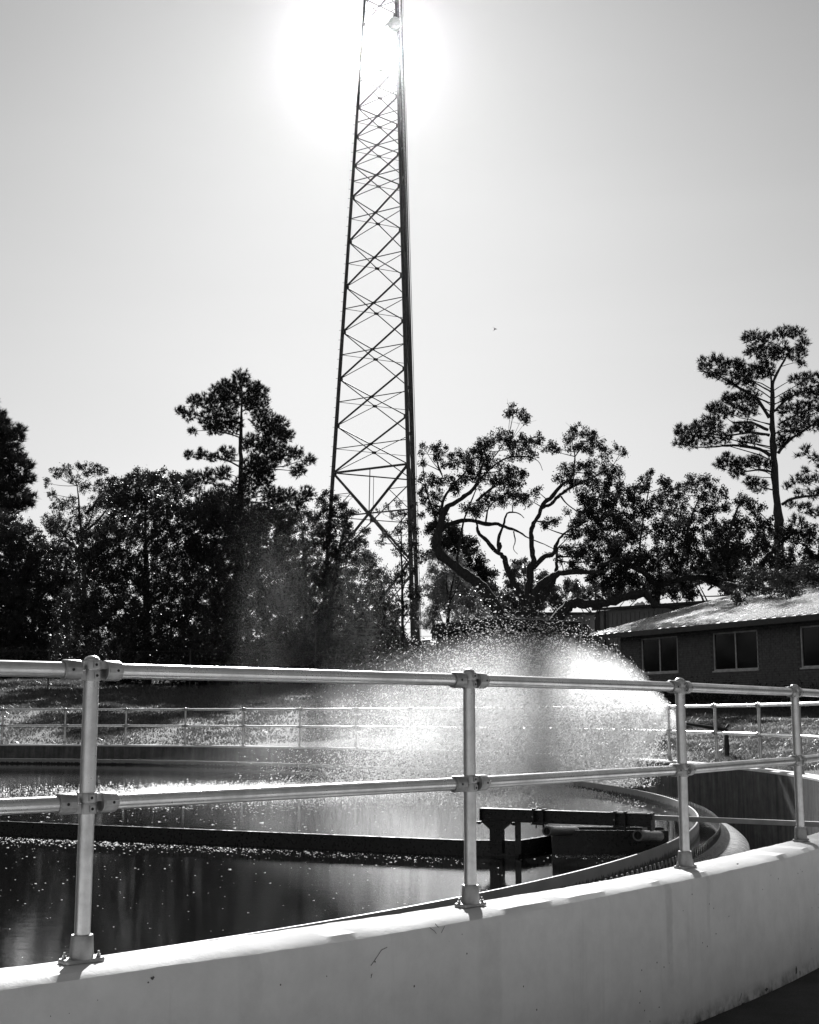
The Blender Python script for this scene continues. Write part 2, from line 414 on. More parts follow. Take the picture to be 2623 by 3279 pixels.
# scum baffle and V-notch weir
ring([(19.515, -.38), (19.515, -.68), (19.495, -.68), (19.495, -.38)], BAFF, 'scum_baffle', tank)
def weir():
    pit = .125; n = int(2*math.pi*19.77/pit); A = np.arange(n)*2*math.pi/n; da = 2*math.pi/n
    m = MB(); v = []
    cols = []
    for a in A: cols += [(a-.5*da, -.560), (a-.44*da, -.560), (a-.09*da, -.425), (a+.09*da, -.425), (a+.44*da, -.560)]
    for r in (19.765, 19.773):
        for a, z in cols: v += [(TX+r*math.cos(a), TY+r*math.sin(a), z), (TX+r*math.cos(a), TY+r*math.sin(a), -.74)]
    c = len(cols); v = np.array(v); k = np.arange(c); k2 = (k+1) % c; o = 2*c
    f = np.concatenate([np.stack([2*k, 2*k2, 2*k2+1, 2*k+1], -1), np.stack([o+2*k, o+2*k+1, o+2*k2+1, o+2*k2], -1), np.stack([2*k, o+2*k, o+2*k2, 2*k2], -1)])
    link('weir_plate', np_mesh('weir_plate', v, f, m_baffle('weir_steel', .12, .2, (-.50, -.42))), tank)
weir()
def water():
    rr = np.array([0, 4, 8, 12, 16, 19.0, 19.494, 19.765]); na = 256; A = np.linspace(0, 2*math.pi, na, endpoint=False)
    g, a = np.meshgrid(rr, A, indexing='ij')
    v = np.stack([TX+g*np.cos(a), TY+g*np.sin(a), np.full_like(g, WATER)], -1).reshape(-1, 3)
    i, j = np.meshgrid(np.arange(len(rr)-1), np.arange(na), indexing='ij'); j2 = (j+1) % na
    f = np.stack([i*na+j, (i+1)*na+j, (i+1)*na+j2, i*na+j2], -1).reshape(-1, 4)
    link('water', np_mesh('water', v, f, WAT), kind='structure')
water()
# little streams falling off the weir notches: clear strands on the apron side, near arc only
def strands():
    m = MB()
    pit = 2*math.pi/int(2*math.pi*19.77/.125)
    k0 = int(-1.0/pit); k1 = int(.25/pit)
    for k in range(k0, k1):
        a = (k+.5)*pit
        m.tube([pol(19.775, a, -.53), pol(19.83, a, -.54), pol(19.87, a, -.585)], [.018, .014, .024], 5)
    m.obj('overflow_water', simple('overflow_water', .35, .08, 0, .2, 30, .4), tank, smooth=True, kind='stuff')
strands()
# stains, scratches and chips on the outer face
def mark(pts, w, mat, name):
    m = MB()
    for i in range(len(pts)-1):
        a = at_wall(*pts[i]); b = at_wall(*pts[i+1]); m.bar(a, b, w*random.uniform(.6, 1.3), .002)
    m.obj(name, mat, tank)
def at_wall(x, y, r=RW_OUT+.0005):
    d = Vector(ray(x, y)); o = Vector((0, 0, EYE)); ox, oy = -TX, -TY
    A_ = d.x**2+d.y**2; B_ = 2*(d.x*ox+d.y*oy); C_ = ox*ox+oy*oy-r*r
    disc = B_*B_-4*A_*C_
    if disc < 0: return o+d*5
    t = (-B_-math.sqrt(disc))/(2*A_)
    return o+d*t
SCR = simple('scratch_mark', .12, .8); RUST = simple('dark_stain', .10, .9)
for pts in ([(1376,2970),(1392,2982),(1403,2998),(1405,3008)], [(1424,2966),(1414,2986),(1405,3008)], [(1394,2958),(1404,2970)],
            [(1192,3118),(1188,3132)], 
            [(1240,3033),(1222,3042),(1206,3066),(1188,3092)], [(2376,3180),(2368,3204)]):
    mark(pts, .002, SCR, 'scratch')
def blot(x, y, rx, rz, seed):
    r = random.Random(seed); c = at_wall(x, y, RW_OUT+.0015); n = Vector((c.x-TX, c.y-TY, 0)).normalized(); t = Vector((-n.y, n.x, 0))
    k = 14; ring_ = [c+t*rx*math.cos(i*6.283/k)*r.uniform(.5, 1.2)+Vector((0,0,1))*rz*math.sin(i*6.283/k)*r.uniform(.5, 1.2) for i in range(k)]
    m = MB(); m.add([c+n*.002]+ring_, [(0, i+1, (i+1) % k+1) for i in range(k)]); m.obj('paint_chip', RUST, tank)
blot(489, 3132, .010, .007, 1); blot(475, 3146, .004, .004, 2); blot(1327, 3158, .005, .006, 3); blot(222, 3245, .002, .002, 4)
blot(313, 3203, .002, .002, 5); blot(162, 3254, .0025, .0022, 6); blot(2550, 3108, .02, .035, 7); blot(2562, 3115, .012, .018, 8)
blot(2455, 3168, .03, .012, 9); blot(2380, 3215, .025, .01, 10); blot(1480, 2992, .003, .003, 11); blot(1438, 3014, .002, .003, 12); blot(2362, 2766, .02, .005, 13)

# ------------------------------------------------------------------ guard rails
TR = .0295
def frame_at(a):
    n = Vector((math.cos(a), math.sin(a), 0)); t = Vector((-math.sin(a), math.cos(a), 0))
    return Matrix((t, n, Vector((0,0,1)))).transposed()      # local x = tangent (ccw, away from camera), y = outward
MESH = {}
def post_parts():
    m = MB(); m.lathe((0,0,0), [(TR, .02), (TR, 1.098)], 28); MESH['post'] = m.mesh('post', ALU, True)
    m = MB(); m.lathe((0,0,0), [(TR*1.03, 1.095), (TR*1.03, 1.104), (TR*.93, 1.107), (TR*.93, 1.110), (TR*1.0, 1.112), (TR*.8, 1.120), (TR*.4, 1.125), (.002, 1.126)], 28)
    MESH['post_cap'] = m.mesh('post_cap', ALU, True)
    m = MB(); m.lathe((0,0,0), [(.045, .012), (.043, .05), (.0405, .094), (.039, .098), (.0305, .098), (.0305, .06)], 28)
    L, Wd, c = .078, .042, .014
    out_ = []
    for sx, sy in ((1, -1), (1, 1), (-1, 1), (-1, -1)):
        cx, cy = sx*(L-c), sy*(Wd-c); a0 = math.atan2(sy, sx)-math.pi/4
        for i in range(4): out_.append((cx+c*math.cos(a0+i*math.pi/6), cy+c*math.sin(a0+i*math.pi/6)))
    n = len(out_); m.add([(x, y, .001) for x, y in out_]+[(x, y, .011) for x, y in out_]+[(x*.96, y*.94, .015) for x, y in out_],
        [tuple(range(n))[::-1], tuple(range(2*n, 3*n))]+[(i, (i+1) % n, n+(i+1) % n, n+i) for i in range(n)]+[(n+i, n+(i+1) % n, 2*n+(i+1) % n, 2*n+i) for i in range(n)])
    MESH['base_flange'] = m.mesh('base_flange', CAST, True)
    m = MB(); m.lathe((0,0,0), [(.010, .0), (.010, .002), (.0105, .002), (.0105, .003)], 16)
    m.lathe((0,0,0), [(.0085, .003), (.0085, .011)], 6); m.lathe((0,0,0), [(.0045, .011), (.0045, .022), (.0035, .023)], 10)
    MESH['bolt'] = m.mesh('bolt', BOLT)
    # swivelling socket: s=-1 hangs on the lower collar, s=+1 on the upper collar; local x along the rail
    for s, nm in ((1, 'u'), (-1, 'l')):
        z0, z1 = (.002, .038) if s > 0 else (-.040, -.001)
        m = MB(); m.lathe((0,0,0), [(.0300, z0), (.0355, z0), (.0362, z0+.002), (.0362, z1-.002), (.0355, z1), (.0300, z1)], 28)
        Mx = Matrix(((0,0,s),(0,1,0),(-1 if s > 0 else 1,0,0)))
        m.lathe((0,0,0), [(.0305, .052), (.0385, .052), (.039, .054), (.039, .114), (.037, .118), (.0305, .118), (.0305, .110)], 28, M=Mx)
        m.box((s*.042, 0, (z0+z1)/2), .036, .036, z1-z0-.006)
        m.box((s*.060, 0, 0), .016, .034, .056)
        m.box((s*.087, -.0385, .0), .058, .006, .016); m.box((s*.087, .0385, .0), .058, .006, .016)
        m.box((-s*.004, -.036, (z0+z1)/2), .020, .010, .022); m.box((-s*.004, .036, (z0+z1)/2), .020, .010, .022)
        MESH['socket_'+nm] = m.mesh('rail_socket', CAST, True)
    m = MB(); m.lathe((0,0,0), [(.0056, -.001), (.0056, .0008)], 12, M=Matrix(((1,0,0),(0,0,-1),(0,1,0)))); MESH['screw'] = m.mesh('set_screw', DARK, True)  # screw is a flat dark disc drawn for the shaded hole
post_parts()
def put(me, name, parent, M, loc):
    o = bpy.data.objects.new(name, me); COL.objects.link(o)
    o.parent = parent; o.matrix_parent_inverse = parent_inv(parent)
    o.matrix_world = Matrix.Translation(loc) @ M.to_4x4(); l, r_, s_ = o.matrix_world.decompose()
    o.location = l; o.rotation_euler = r_.to_euler(); return o
def railing(name, label, group, angs, detail):
    root = thing(name, label, 'railing', pol(R_RAIL, angs[0]))
    P = [pol(R_RAIL, a) for a in angs]
    for i, (a, p) in enumerate(zip(angs, P)):
        M = frame_at(a)
        po = put(MESH['post'], 'post', root, M, p)
        put(MESH['post_cap'], 'post_cap', po, M, p)
        fl = put(MESH['base_flange'], 'base_flange', po, M, p)
        if detail:
            for dx, dy in ((.058, .022), (-.058, -.022)):
                q = p + M @ Vector((dx, dy, .0145)); put(MESH['bolt'], 'bolt', po, M, q)
        for z in (1.07, .575):
            for j, nm in ((i+1, 'u'), (i-1, 'l')):
                if detail: j = i-1 if nm == 'l' else i+1
                if 0 <= j < len(P):
                    d = (P[j]-p).normalized(); s = 1 if nm == 'u' else -1
                    xax = d*s; Ms = Matrix((xax, Vector((0,0,1)).cross(xax), Vector((0,0,1)))).transposed()
                    q = p+Vector((0,0,z)); put(MESH['socket_'+nm], 'rail_socket', po, Ms, q)
                    if detail:
                        zc = .020 if s > 0 else -.0205
                        for v in (Vector((s*.092, -.0417, 0)), Vector((-s*.004, -.0412, zc))):
                            f = Matrix.Rotation(math.pi, 3, 'Z') if (Ms @ Vector((0, -1, 0))).y > 0 else Matrix.Identity(3)
                            w = Vector((v.x, -v.y, v.z)) if (Ms @ Vector((0, -1, 0))).y > 0 else v  # always on the walkway face
                            put(MESH['screw'], 'set_screw', po, Ms @ f, q + Ms @ w)
    for i in range(len(P)-1):
        for z, nm in ((1.07, 'top_rail'), (.575, 'mid_rail')):
            d = (P[i+1]-P[i]).normalized(); a = P[i]+d*.058+Vector((0,0,z)); b = P[i+1]-d*.058+Vector((0,0,z))
            mid = [a+(b-a)*k/6 for k in range(7)]
            MB().tube(mid, TR, 28 if detail else 12, cap=True).obj(nm, ALU, root, smooth=True)
    return root
near_a = [A_NEAR+i*DA for i in range(-2, 7)]
far_a = [A_FAR-i*DA for i in range(17, -5, -1)]
far_a = [a for a in far_a if a > near_a[-1]+DA*.6]
railing('guard_rail', 'two-rail aluminium guard rail closest to the camera, bolted along the sunlit wall top', None, near_a, True)
railing('guard_rail', 'thin-looking two-rail guard rail across the water on the far wall below the lawn', None, far_a, False)

# ------------------------------------------------------------------ skimmer arm
def skimmer():
    er = Vector((.9150, -.4010, 0)); et = Vector((.4010, .9150, 0))
    root = thing('skimmer_arm', 'black steel scum skimmer arm lying low across the tank water', 'skimmer', (TX, TY, WATER))
    c = Vector((TX, TY, 0))
    def P(r, t, z): return c+er*r+et*t+Vector((0,0,z))
    m = MB(); a = Vector((.56, 14.10, 0)); st = P(1.5, .0, 0); b = Vector((1.12, 14.05, 0)); d = Vector((1.56, 14.72, 0))
    for p, q in ((st, a), (a, b), (b, d)): m.bar(p+Vector((0,0,-.50)), q+Vector((0,0,-.50)), .012, .235)
    m.obj('skimmer_blade', BLACKSTEEL, root)
    m = MB()
    for p, q in ((st, a), (a, b), (b, d)): m.bar(p+Vector((0,0,-.3775)), q+Vector((0,0,-.3775)), .05, .008)
    m.obj('blade_top_flange', simple('flange_steel', .05, .22, .3), root)  # flange a little lighter and smoother than the blade
    A, B = Vector((.75, 14.12, 0)), Vector((2.37, 13.31, 0)); u = (B-A).normalized(); up = Vector((0,0,1))
    m = MB(); m.bar(A+up*-.056, B+up*-.056, .10, .010); m.bar(A+up*-.174, B+up*-.174, .10, .010); m.bar(A+up*-.115, B+up*-.115, .012, .108)
    m.obj('beam', BLACKSTEEL, root)
    m = MB(); m.bar(A-u*.006+up*-.115, A+u*.004+up*-.115, .10, .128); m.bar(B-u*.004+up*-.13, B+u*.010+up*-.13, .13, .17); m.obj('end_plate', BLACKSTEEL, root)
    q = A+u*.17
    m = MB(); m.bar(q+up*-.40-u*.065, q+up*-.40+u*.065, .10, .004); 
    s = u.cross(up)
    prof = [(-.07, -.5), (.07, -.5), (.07, -.262), (.155, -.195), (.155, -.180), (-.155, -.180), (-.155, -.195), (-.07, -.262)]
    v = [q+u*x+up*z+s*w for w in (-.035, .035) for x, z in prof]; n = len(prof)
    m.add(v, [tuple(range(n)), tuple(range(n, 2*n))[::-1]]+[(i, n+i, n+(i+1) % n, (i+1) % n) for i in range(n)])
    m.obj('support_post', BLACKSTEEL, root)
    m = MB(); q2 = A+u*.40; m.bar(q2+up*-.5, q2+up*-.178, .05, .06); m.obj('support_post', BLACKSTEEL, root)
    for k, x in enumerate((-.20, .185)):
        m = MB(); g = q+u*x+up*-.197; m.lathe(g, [(.016, -.02), (.016, .0)], 6); m.bar(g+s*.05, g-s*.05, .018, .018); m.obj('bolt', BLACKSTEEL, root)
    # clamps and hangers
    for x in (.60, 1.46):
        g = A+u*x
        m = MB(); m.bar(g-u*.02+up*-.110, g-u*.004+up*-.110, .135, .145); m.bar(g+u*.085+up*-.110, g+u*.10+up*-.110, .135, .145)
        m.bar(g-u*.03+up*-.19, g+u*.11+up*-.19, .13, .014); m.bar(g+up*-.19+u*.0, g+up*-.235+u*.0, .012, .012); m.bar(g+up*-.19+u*.08, g+up*-.235+u*.08, .02, .02)
        cl = m.obj('beam_clamp', BLACKSTEEL, root)
        m = MB(); m.lathe(g+up*-.118-u*.012-s*(-.071), [(.008, 0), (.008, .012)], 8, M=Matrix(((1,0,0),(0,0,1),(0,1,0)))); m.obj('bolt', BOLT, cl)
    for (x0, y0, z0, x1, y1, z1, r) in ((1.37, 13.62, -.245, 1.76, 14.45, -.315, .045), (2.21, 13.2, -.250, 2.56, 13.98, -.325, .050)):
        a_, b_ = Vector((x0, y0, z0)), Vector((x1, y1, z1)); d_ = (b_-a_).normalized(); m = MB()
        pts = [a_+(b_-a_)*i/14 for i in range(15)]
        m.tube(pts, [r*(1+.035*(i % 2)) for i in range(15)], 20, cap=False)
        m.tube([a_, a_+d_*.004, b_-d_*.01][::-1], r*.78, 20, cap=False)
        o = m.obj('pipe', PIPE, root, smooth=True)
        m = MB(); Mz = d_.to_track_quat('Z', 'Y').to_matrix(); m.lathe(a_+d_*.012, [(r*.80, 0), (r*.80, .01)], 20, M=Mz); m.obj('bore_shade', DARK, o)  # dark disc drawn for the shaded inside of the pipe end
        m = MB(); m.lathe(a_-d_*.002, [(r*.78, 0), (r*1.06, 0), (r*1.06, .06), (r*.78, .06)], 20, M=Mz, cap=False); m.obj('pipe_collar', PIPE, o, smooth=True)
        m = MB(); m.box(a_+d_*.005, .006, .006, r*1.5); m.obj('pipe_web', BLACKSTEEL, o)
    m = MB(); x0, x1 = Vector((1.50, 14.30, 0)), Vector((2.70, 14.22, 0)); back = Vector((.03, .42, 0))
    for p, q_ in ((x0, x1), (x0+back, x1+back)): m.bar(p+up*-.46, q_+up*-.46, .012, .34)
    m.bar(x0+up*-.46, x0+back+up*-.46, .012, .34); m.bar(x0+back/2+up*-.60, x1+back/2+up*-.60, .4, .01)
    m.obj('scum_trough', BLACKSTEEL, root)
    m = MB(); m.bar(Vector((2.52, 14.6, -.6)), Vector((2.52, 14.6, -.12)), .03, .05); m.obj('trough_post', PALEBAR, root)
    for dx, nm, mt in ((0, 'cross_bar', PALEBAR),):
        a_ = B-u*.0+Vector((.012, 0, -.0)); e = pol(RW_IN, math.atan2(12.35-TY, 4.02-TX))
        MB().bar(Vector((a_.x, a_.y, -.088)), Vector((e.x, e.y, -.090)), .05, .046).obj(nm, mt, root, bevel=.003)
    m = MB(); m.bar(B-u*.42+up*-.048, B-u*.05+up*-.048, .03, .008); m.obj('tie_plate', PALEBAR, root)
skimmer()

# ------------------------------------------------------------------ sprinkler and spray
def sprinkler():
    x0, y0 = 6.52, 27.75; g = tz(x0, y0)
    root = thing('sprinkler', 'black impact sprinkler on a thick riser pipe throwing water over the tank', 'sprinkler', (x0, y0, g))
    m = MB(); m.tube([(x0, y0, g-.15), (x0, y0, g+.42)], .048, 16); m.tube([(x0, y0, g+.17), (x0, y0, g+.24)], .056, 16); m.tube([(x0, y0, g+.42), (x0, y0, g+.50)], .040, 16)
    m.obj('riser_pipe', SPRK, root, smooth=True)
    m = MB(); z = g+.50
    m.tube([(x0, y0, z-.02), (x0-.01, y0-.01, z+.03), (x0-.06, y0-.04, z+.06)], [.055, .052, .045], 14); m.obj('swivel_body', SPRK, root, smooth=True)
    n = Vector((5.55, 27.2, .735)); b = Vector((x0-.05, y0-.03, z+.045)); d = (n-b).normalized()
    m = MB(); m.tube([b, b+d*.35, b+d*.6, n], [.042, .038, .032, .022], 14); m.obj('barrel', SPRK, root, smooth=True)
    m = MB(); m.tube([n-d*.02, n+d*.05], [.027, .017], 14); m.obj('nozzle', simple('brass_nozzle', .2, .35, .7), root, smooth=True)
    m = MB(); s = Vector((0,0,1)); m.bar(b+d*.25+s*.06, b+d*.7+s*.05, .015, .012); m.bar(b+s*.03, b+d*.25+s*.06, .015, .012)
    m.tube([b+Vector((.02, 0, .02)), b+Vector((.10, .02, .11))], .022, 10); m.tube([b+Vector((.0, -.02, .10)), b+Vector((-.0, -.02, .14))], .03, 10)
    m.obj('drive_arm', SPRK, root)
    m = MB(); m.tube([(x0-.07, y0-.03, g-.1), (x0-.065, y0-.03, g+.30)], .008, 6); m.obj('support_rod', BOLT, root)
    return n
def tet_mesh(name, c, L, rr, vel, mat):
    n = len(c); vel = vel/np.linalg.norm(vel, axis=1, keepdims=True)
    q = RNG.normal(size=(n, 3)); u = np.cross(vel, q); u /= np.linalg.norm(u, axis=1, keepdims=True); w = np.cross(vel, u)
    th = RNG.uniform(0, 6.283, n)[:, None]
    V = np.zeros((n, 4, 3)); V[:, 0] = c+vel*L[:, None]
    for k in range(3):
        a = th+k*2.0944; V[:, k+1] = c-vel*(L*.45)[:, None]+(u*np.cos(a)+w*np.sin(a))*rr[:, None]*1.25
    f = np.array([[0,1,2],[0,2,3],[0,3,1]])[None]+(np.arange(n)*4)[:, None, None]
    return np_mesh(name, V.reshape(-1, 3), f.reshape(-1, 3), mat)
def spray(N0):
    n = 360000
    th = np.radians(np.clip(RNG.normal(24, 17, n), -14, 54)); sp = RNG.uniform(3.4, 9.4, n)*np.where(RNG.random(n) < .35, RNG.uniform(.45, 1, n), 1)
    sp = np.where(th < R(8), sp*.62, sp)
    az = math.pi-.02+RNG.normal(0, .16, n)
    v0 = np.stack([np.cos(az)*np.cos(th), np.sin(az)*np.cos(th), np.sin(th)], 1)*sp[:, None]
    k = RNG.uniform(.05, .55, n)                    # drag
    T = (v0[:, 2]+np.sqrt(np.maximum(v0[:, 2]**2+2*9.81*1.27, .01)))/9.81*1.06
    t = RNG.random(n)**.62*T
    e = (1-np.exp(-k*t))/k
    pos = np.array(N0)+v0*np.stack([e, e, e], 1); pos[:, 2] -= 9.81/k*(t-e)
    vel = v0*np.exp(-k*t)[:, None]; vel[:, 2] -= 9.81*e
    pos += RNG.normal(0, 1, (n, 3))*(.015+.10*np.minimum(t, 1.))[:, None]*[1, 1, .8]
    keep = (pos[:, 2] > WATER+.005) & (RNG.random(n) < np.clip((N0[0]-pos[:, 0])/4.5, .03, 1))
    pos, vel = pos[keep], vel[keep]; n = len(pos)
    rr = RNG.lognormal(math.log(.0062), .38, n); L = rr*RNG.uniform(1.2, 2.8, n)
    me = tet_mesh('water_spray', pos, L, rr, vel+RNG.normal(0, .6, vel.shape), DROP)
    link('water_spray', me, label='fan of bright backlit water droplets arching from the sprinkler over the tank', cat='water spray', kind='stuff')
    # drops bouncing on the water where the fan lands, plus flecks standing in for glints
    m = 80000
    X = np.concatenate([RNG.normal(-.6, 2.9, m//2), RNG.uniform(-5.2, 4.2, m//2)]); Y = 26.2+RNG.normal(0, 1.25, m)+.12*(X+1)**1
    Y = np.where(RNG.random(m) < .15, 24.4+RNG.normal(0, 1.6, m), Y)
    k2 = 1900; X = np.concatenate([X, RNG.uniform(-8, 3, k2)]); Y = np.concatenate([Y, RNG.uniform(8, 24, k2)])  # scattered flecks standing in for ripple glints on the near water
    # line of flecks along the skimmer blade, also flattened like glints
    k3 = 2600; s = RNG.random(k3)**.8; bx = .56+(-11.5-.56)*s; by = 14.1+(19.3-14.1)*s
    X = np.concatenate([X, bx+RNG.normal(0, .05, k3)]); Y = np.concatenate([Y, by-.22-np.abs(RNG.normal(0, .35, k3))])
    k4 = 500; X = np.concatenate([X, RNG.uniform(1.5, 2.6, k4)]); Y = np.concatenate([Y, 14.0+RNG.normal(0, .10, k4)])
    ok = np.hypot(X-TX, Y-TY) < 19.4; X, Y = X[ok], Y[ok]; n = len(X)
    sc_ = np.hypot(X, Y)/26
    rr = RNG.lognormal(math.log(.0060), .45, n)*(.02+.85*sc_)
    c = np.stack([X, Y, WATER+rr*.3+np.where(Y > 23, np.abs(RNG.normal(0, .022, n)), 0)], 1)
    nearw = (Y < 22)[:, None]; vel = np.where(nearw, np.stack([np.sign(RNG.normal(size=n)), RNG.normal(0, .15, n), RNG.normal(0, .05, n)], 1), RNG.normal(0, 1, (n, 3))+[0, 0, .2])
    me = tet_mesh('splash_glints', c, rr*np.where(Y < 22, 2.6, 1.2), rr*np.where(Y < 22, .55, 1.), vel, DROP)
    link('splash_glints', me, label='bright splashing drops where the spray lands, plus pale flecks shaped as ripple glints on the near water', cat='splash', kind='stuff')
NZ = sprinkler()
spray(NZ)
def mist():
    """fine mist inside the fan: density follows the fan's height and width with distance from the nozzle"""
    q = N('spray_mist'); g = q.n('NewGeometry'); sp = q.n('SeparateXYZ'); q.l(g.outputs['Position'], sp.inputs[0])
    U = 12.5; u = q.math('DIVIDE', q.math('SUBTRACT', NZ.x, sp.outputs[0]), U)
    def curve(pts, off, sc_):
        c = q.n('FloatCurve'); cv = c.mapping.curves[0]
        pts = [(a/U, (b+off)/sc_) for a, b in pts]
        cv.points[0].location = pts[0]; cv.points[1].location = pts[-1]
        for p in pts[1:-1]: cv.points.new(*p)
        c.mapping.update(); q.l(u, c.inputs['Value']); return q.math('SUBTRACT', q.math('MULTIPLY', c.outputs[0], sc_), off)
    top = curve([(0, 0.8), (0.5, 1.43), (1.15, 2.09), (1.9, 2.44), (2.8, 2.64), (3.7, 2.68), (4.6, 2.6), (5.6, 2.4), (6.6, 2.1), (7.5, 1.72), (8.4, 1.27), (9.4, 0.72), (10.6, 0.22), (12.5, -0.18)], 1, 4)
    bot = curve([(0, .66), (.5, .48), (1.1, .20), (1.6, -.02), (2.1, -.28), (2.7, -.55), (4, -.85), (6, -1.), (9, -1.), (12.5, -1.)], 1, 4)
    den = curve([(0, 2.0), (.6, 1.9), (1.5, 1.5), (3, .92), (5, .40), (7, .15), (9, .03), (10.5, .01), (12.5, 0.)], 0, 2)
    mid = q.math('MULTIPLY', q.math('ADD', top, bot), .5); hz = q.math('MULTIPLY', q.math('SUBTRACT', top, bot), .5)
    zz = q.math('DIVIDE', q.math('SUBTRACT', sp.outputs[2], mid), hz); fz = q.math('MAXIMUM', q.math('SUBTRACT', 1., q.math('MULTIPLY', zz, zz)), 0.)
    um = q.math('MULTIPLY', u, U); wy = q.math('ADD', q.math('MULTIPLY', um, .17), .06)
    yy = q.math('DIVIDE', q.math('SUBTRACT', sp.outputs[1], q.math('ADD', NZ.y-.02, q.math('MULTIPLY', um, -.02))), wy); fy = q.math('MAXIMUM', q.math('SUBTRACT', 1., q.math('MULTIPLY', yy, yy)), 0.)
    ns = q.ramp(q.noise(1.5, 4, .6, g.outputs['Position']), [(.3, .55), (.7, 1.35)])
    fz = q.math('MULTIPLY', fz, fz); d = q.math('DIVIDE', q.math('MULTIPLY', q.math('MULTIPLY', q.math('MULTIPLY', fz, fy), q.math('MULTIPLY', den, ns)), MIST_D), q.math('ADD', wy, .25))
    vol = q.n('VolumePrincipled'); vol.inputs['Color'].default_value = (1, 1, 1, 1); vol.inputs['Anisotropy'].default_value = .68; q.l(d, vol.inputs['Density'])
    m = MB(); x0, x1 = NZ.x-U, NZ.x+.03; m.box(((x0+x1)/2, NZ.y, (2.6+WATER+.01)/2), x1-x0, 4.6, 2.6-WATER-.01)
    m.obj('mist', q.done(None, vol.outputs[0]), label='white veil of fine mist hanging inside the sprinkler fan', cat='mist', kind='stuff')
MIST_D = 1.0
def plume():
    q = N('drifting_mist'); g = q.n('NewGeometry'); sp = q.n('SeparateXYZ'); q.l(g.outputs['Position'], sp.inputs[0])
    def bell(o, c, w):
        t = q.math('DIVIDE', q.math('SUBTRACT', o, c), w); return q.math('MAXIMUM', q.math('SUBTRACT', 1., q.math('MULTIPLY', t, t)), 0.)
    mp_ = q.n('Mapping'); mp_.inputs['Scale'].default_value = (.8, .5, .25); mp_.inputs['Rotation'].default_value = (0, .5, 0); q.l(g.outputs['Position'], mp_.inputs[0])
    ns = q.ramp(q.noise(1.3, 5, .65, mp_.outputs[0], .8), [(.47, 0.), (.70, 1.)])
    d = q.math('MULTIPLY', q.math('MULTIPLY', q.math('MULTIPLY', bell(sp.outputs[0], -2.3, 2.4), bell(sp.outputs[1], 30., 3.)), q.math('MULTIPLY', bell(sp.outputs[2], 2.3, 3.6), ns)), .011)
    vol = q.n('VolumePrincipled'); vol.inputs['Color'].default_value = (1, 1, 1, 1); vol.inputs['Anisotropy'].default_value = .75; q.l(d, vol.inputs['Density'])
    m = MB(); m.box((-2.6, 30, 2.9), 6.6, 6.2, 6.4); m.obj('mist', q.done(None, vol.outputs[0]), label='faint drifting mist rising left of the spray in front of the dark trees', cat='mist', kind='stuff')
plume()
mist()

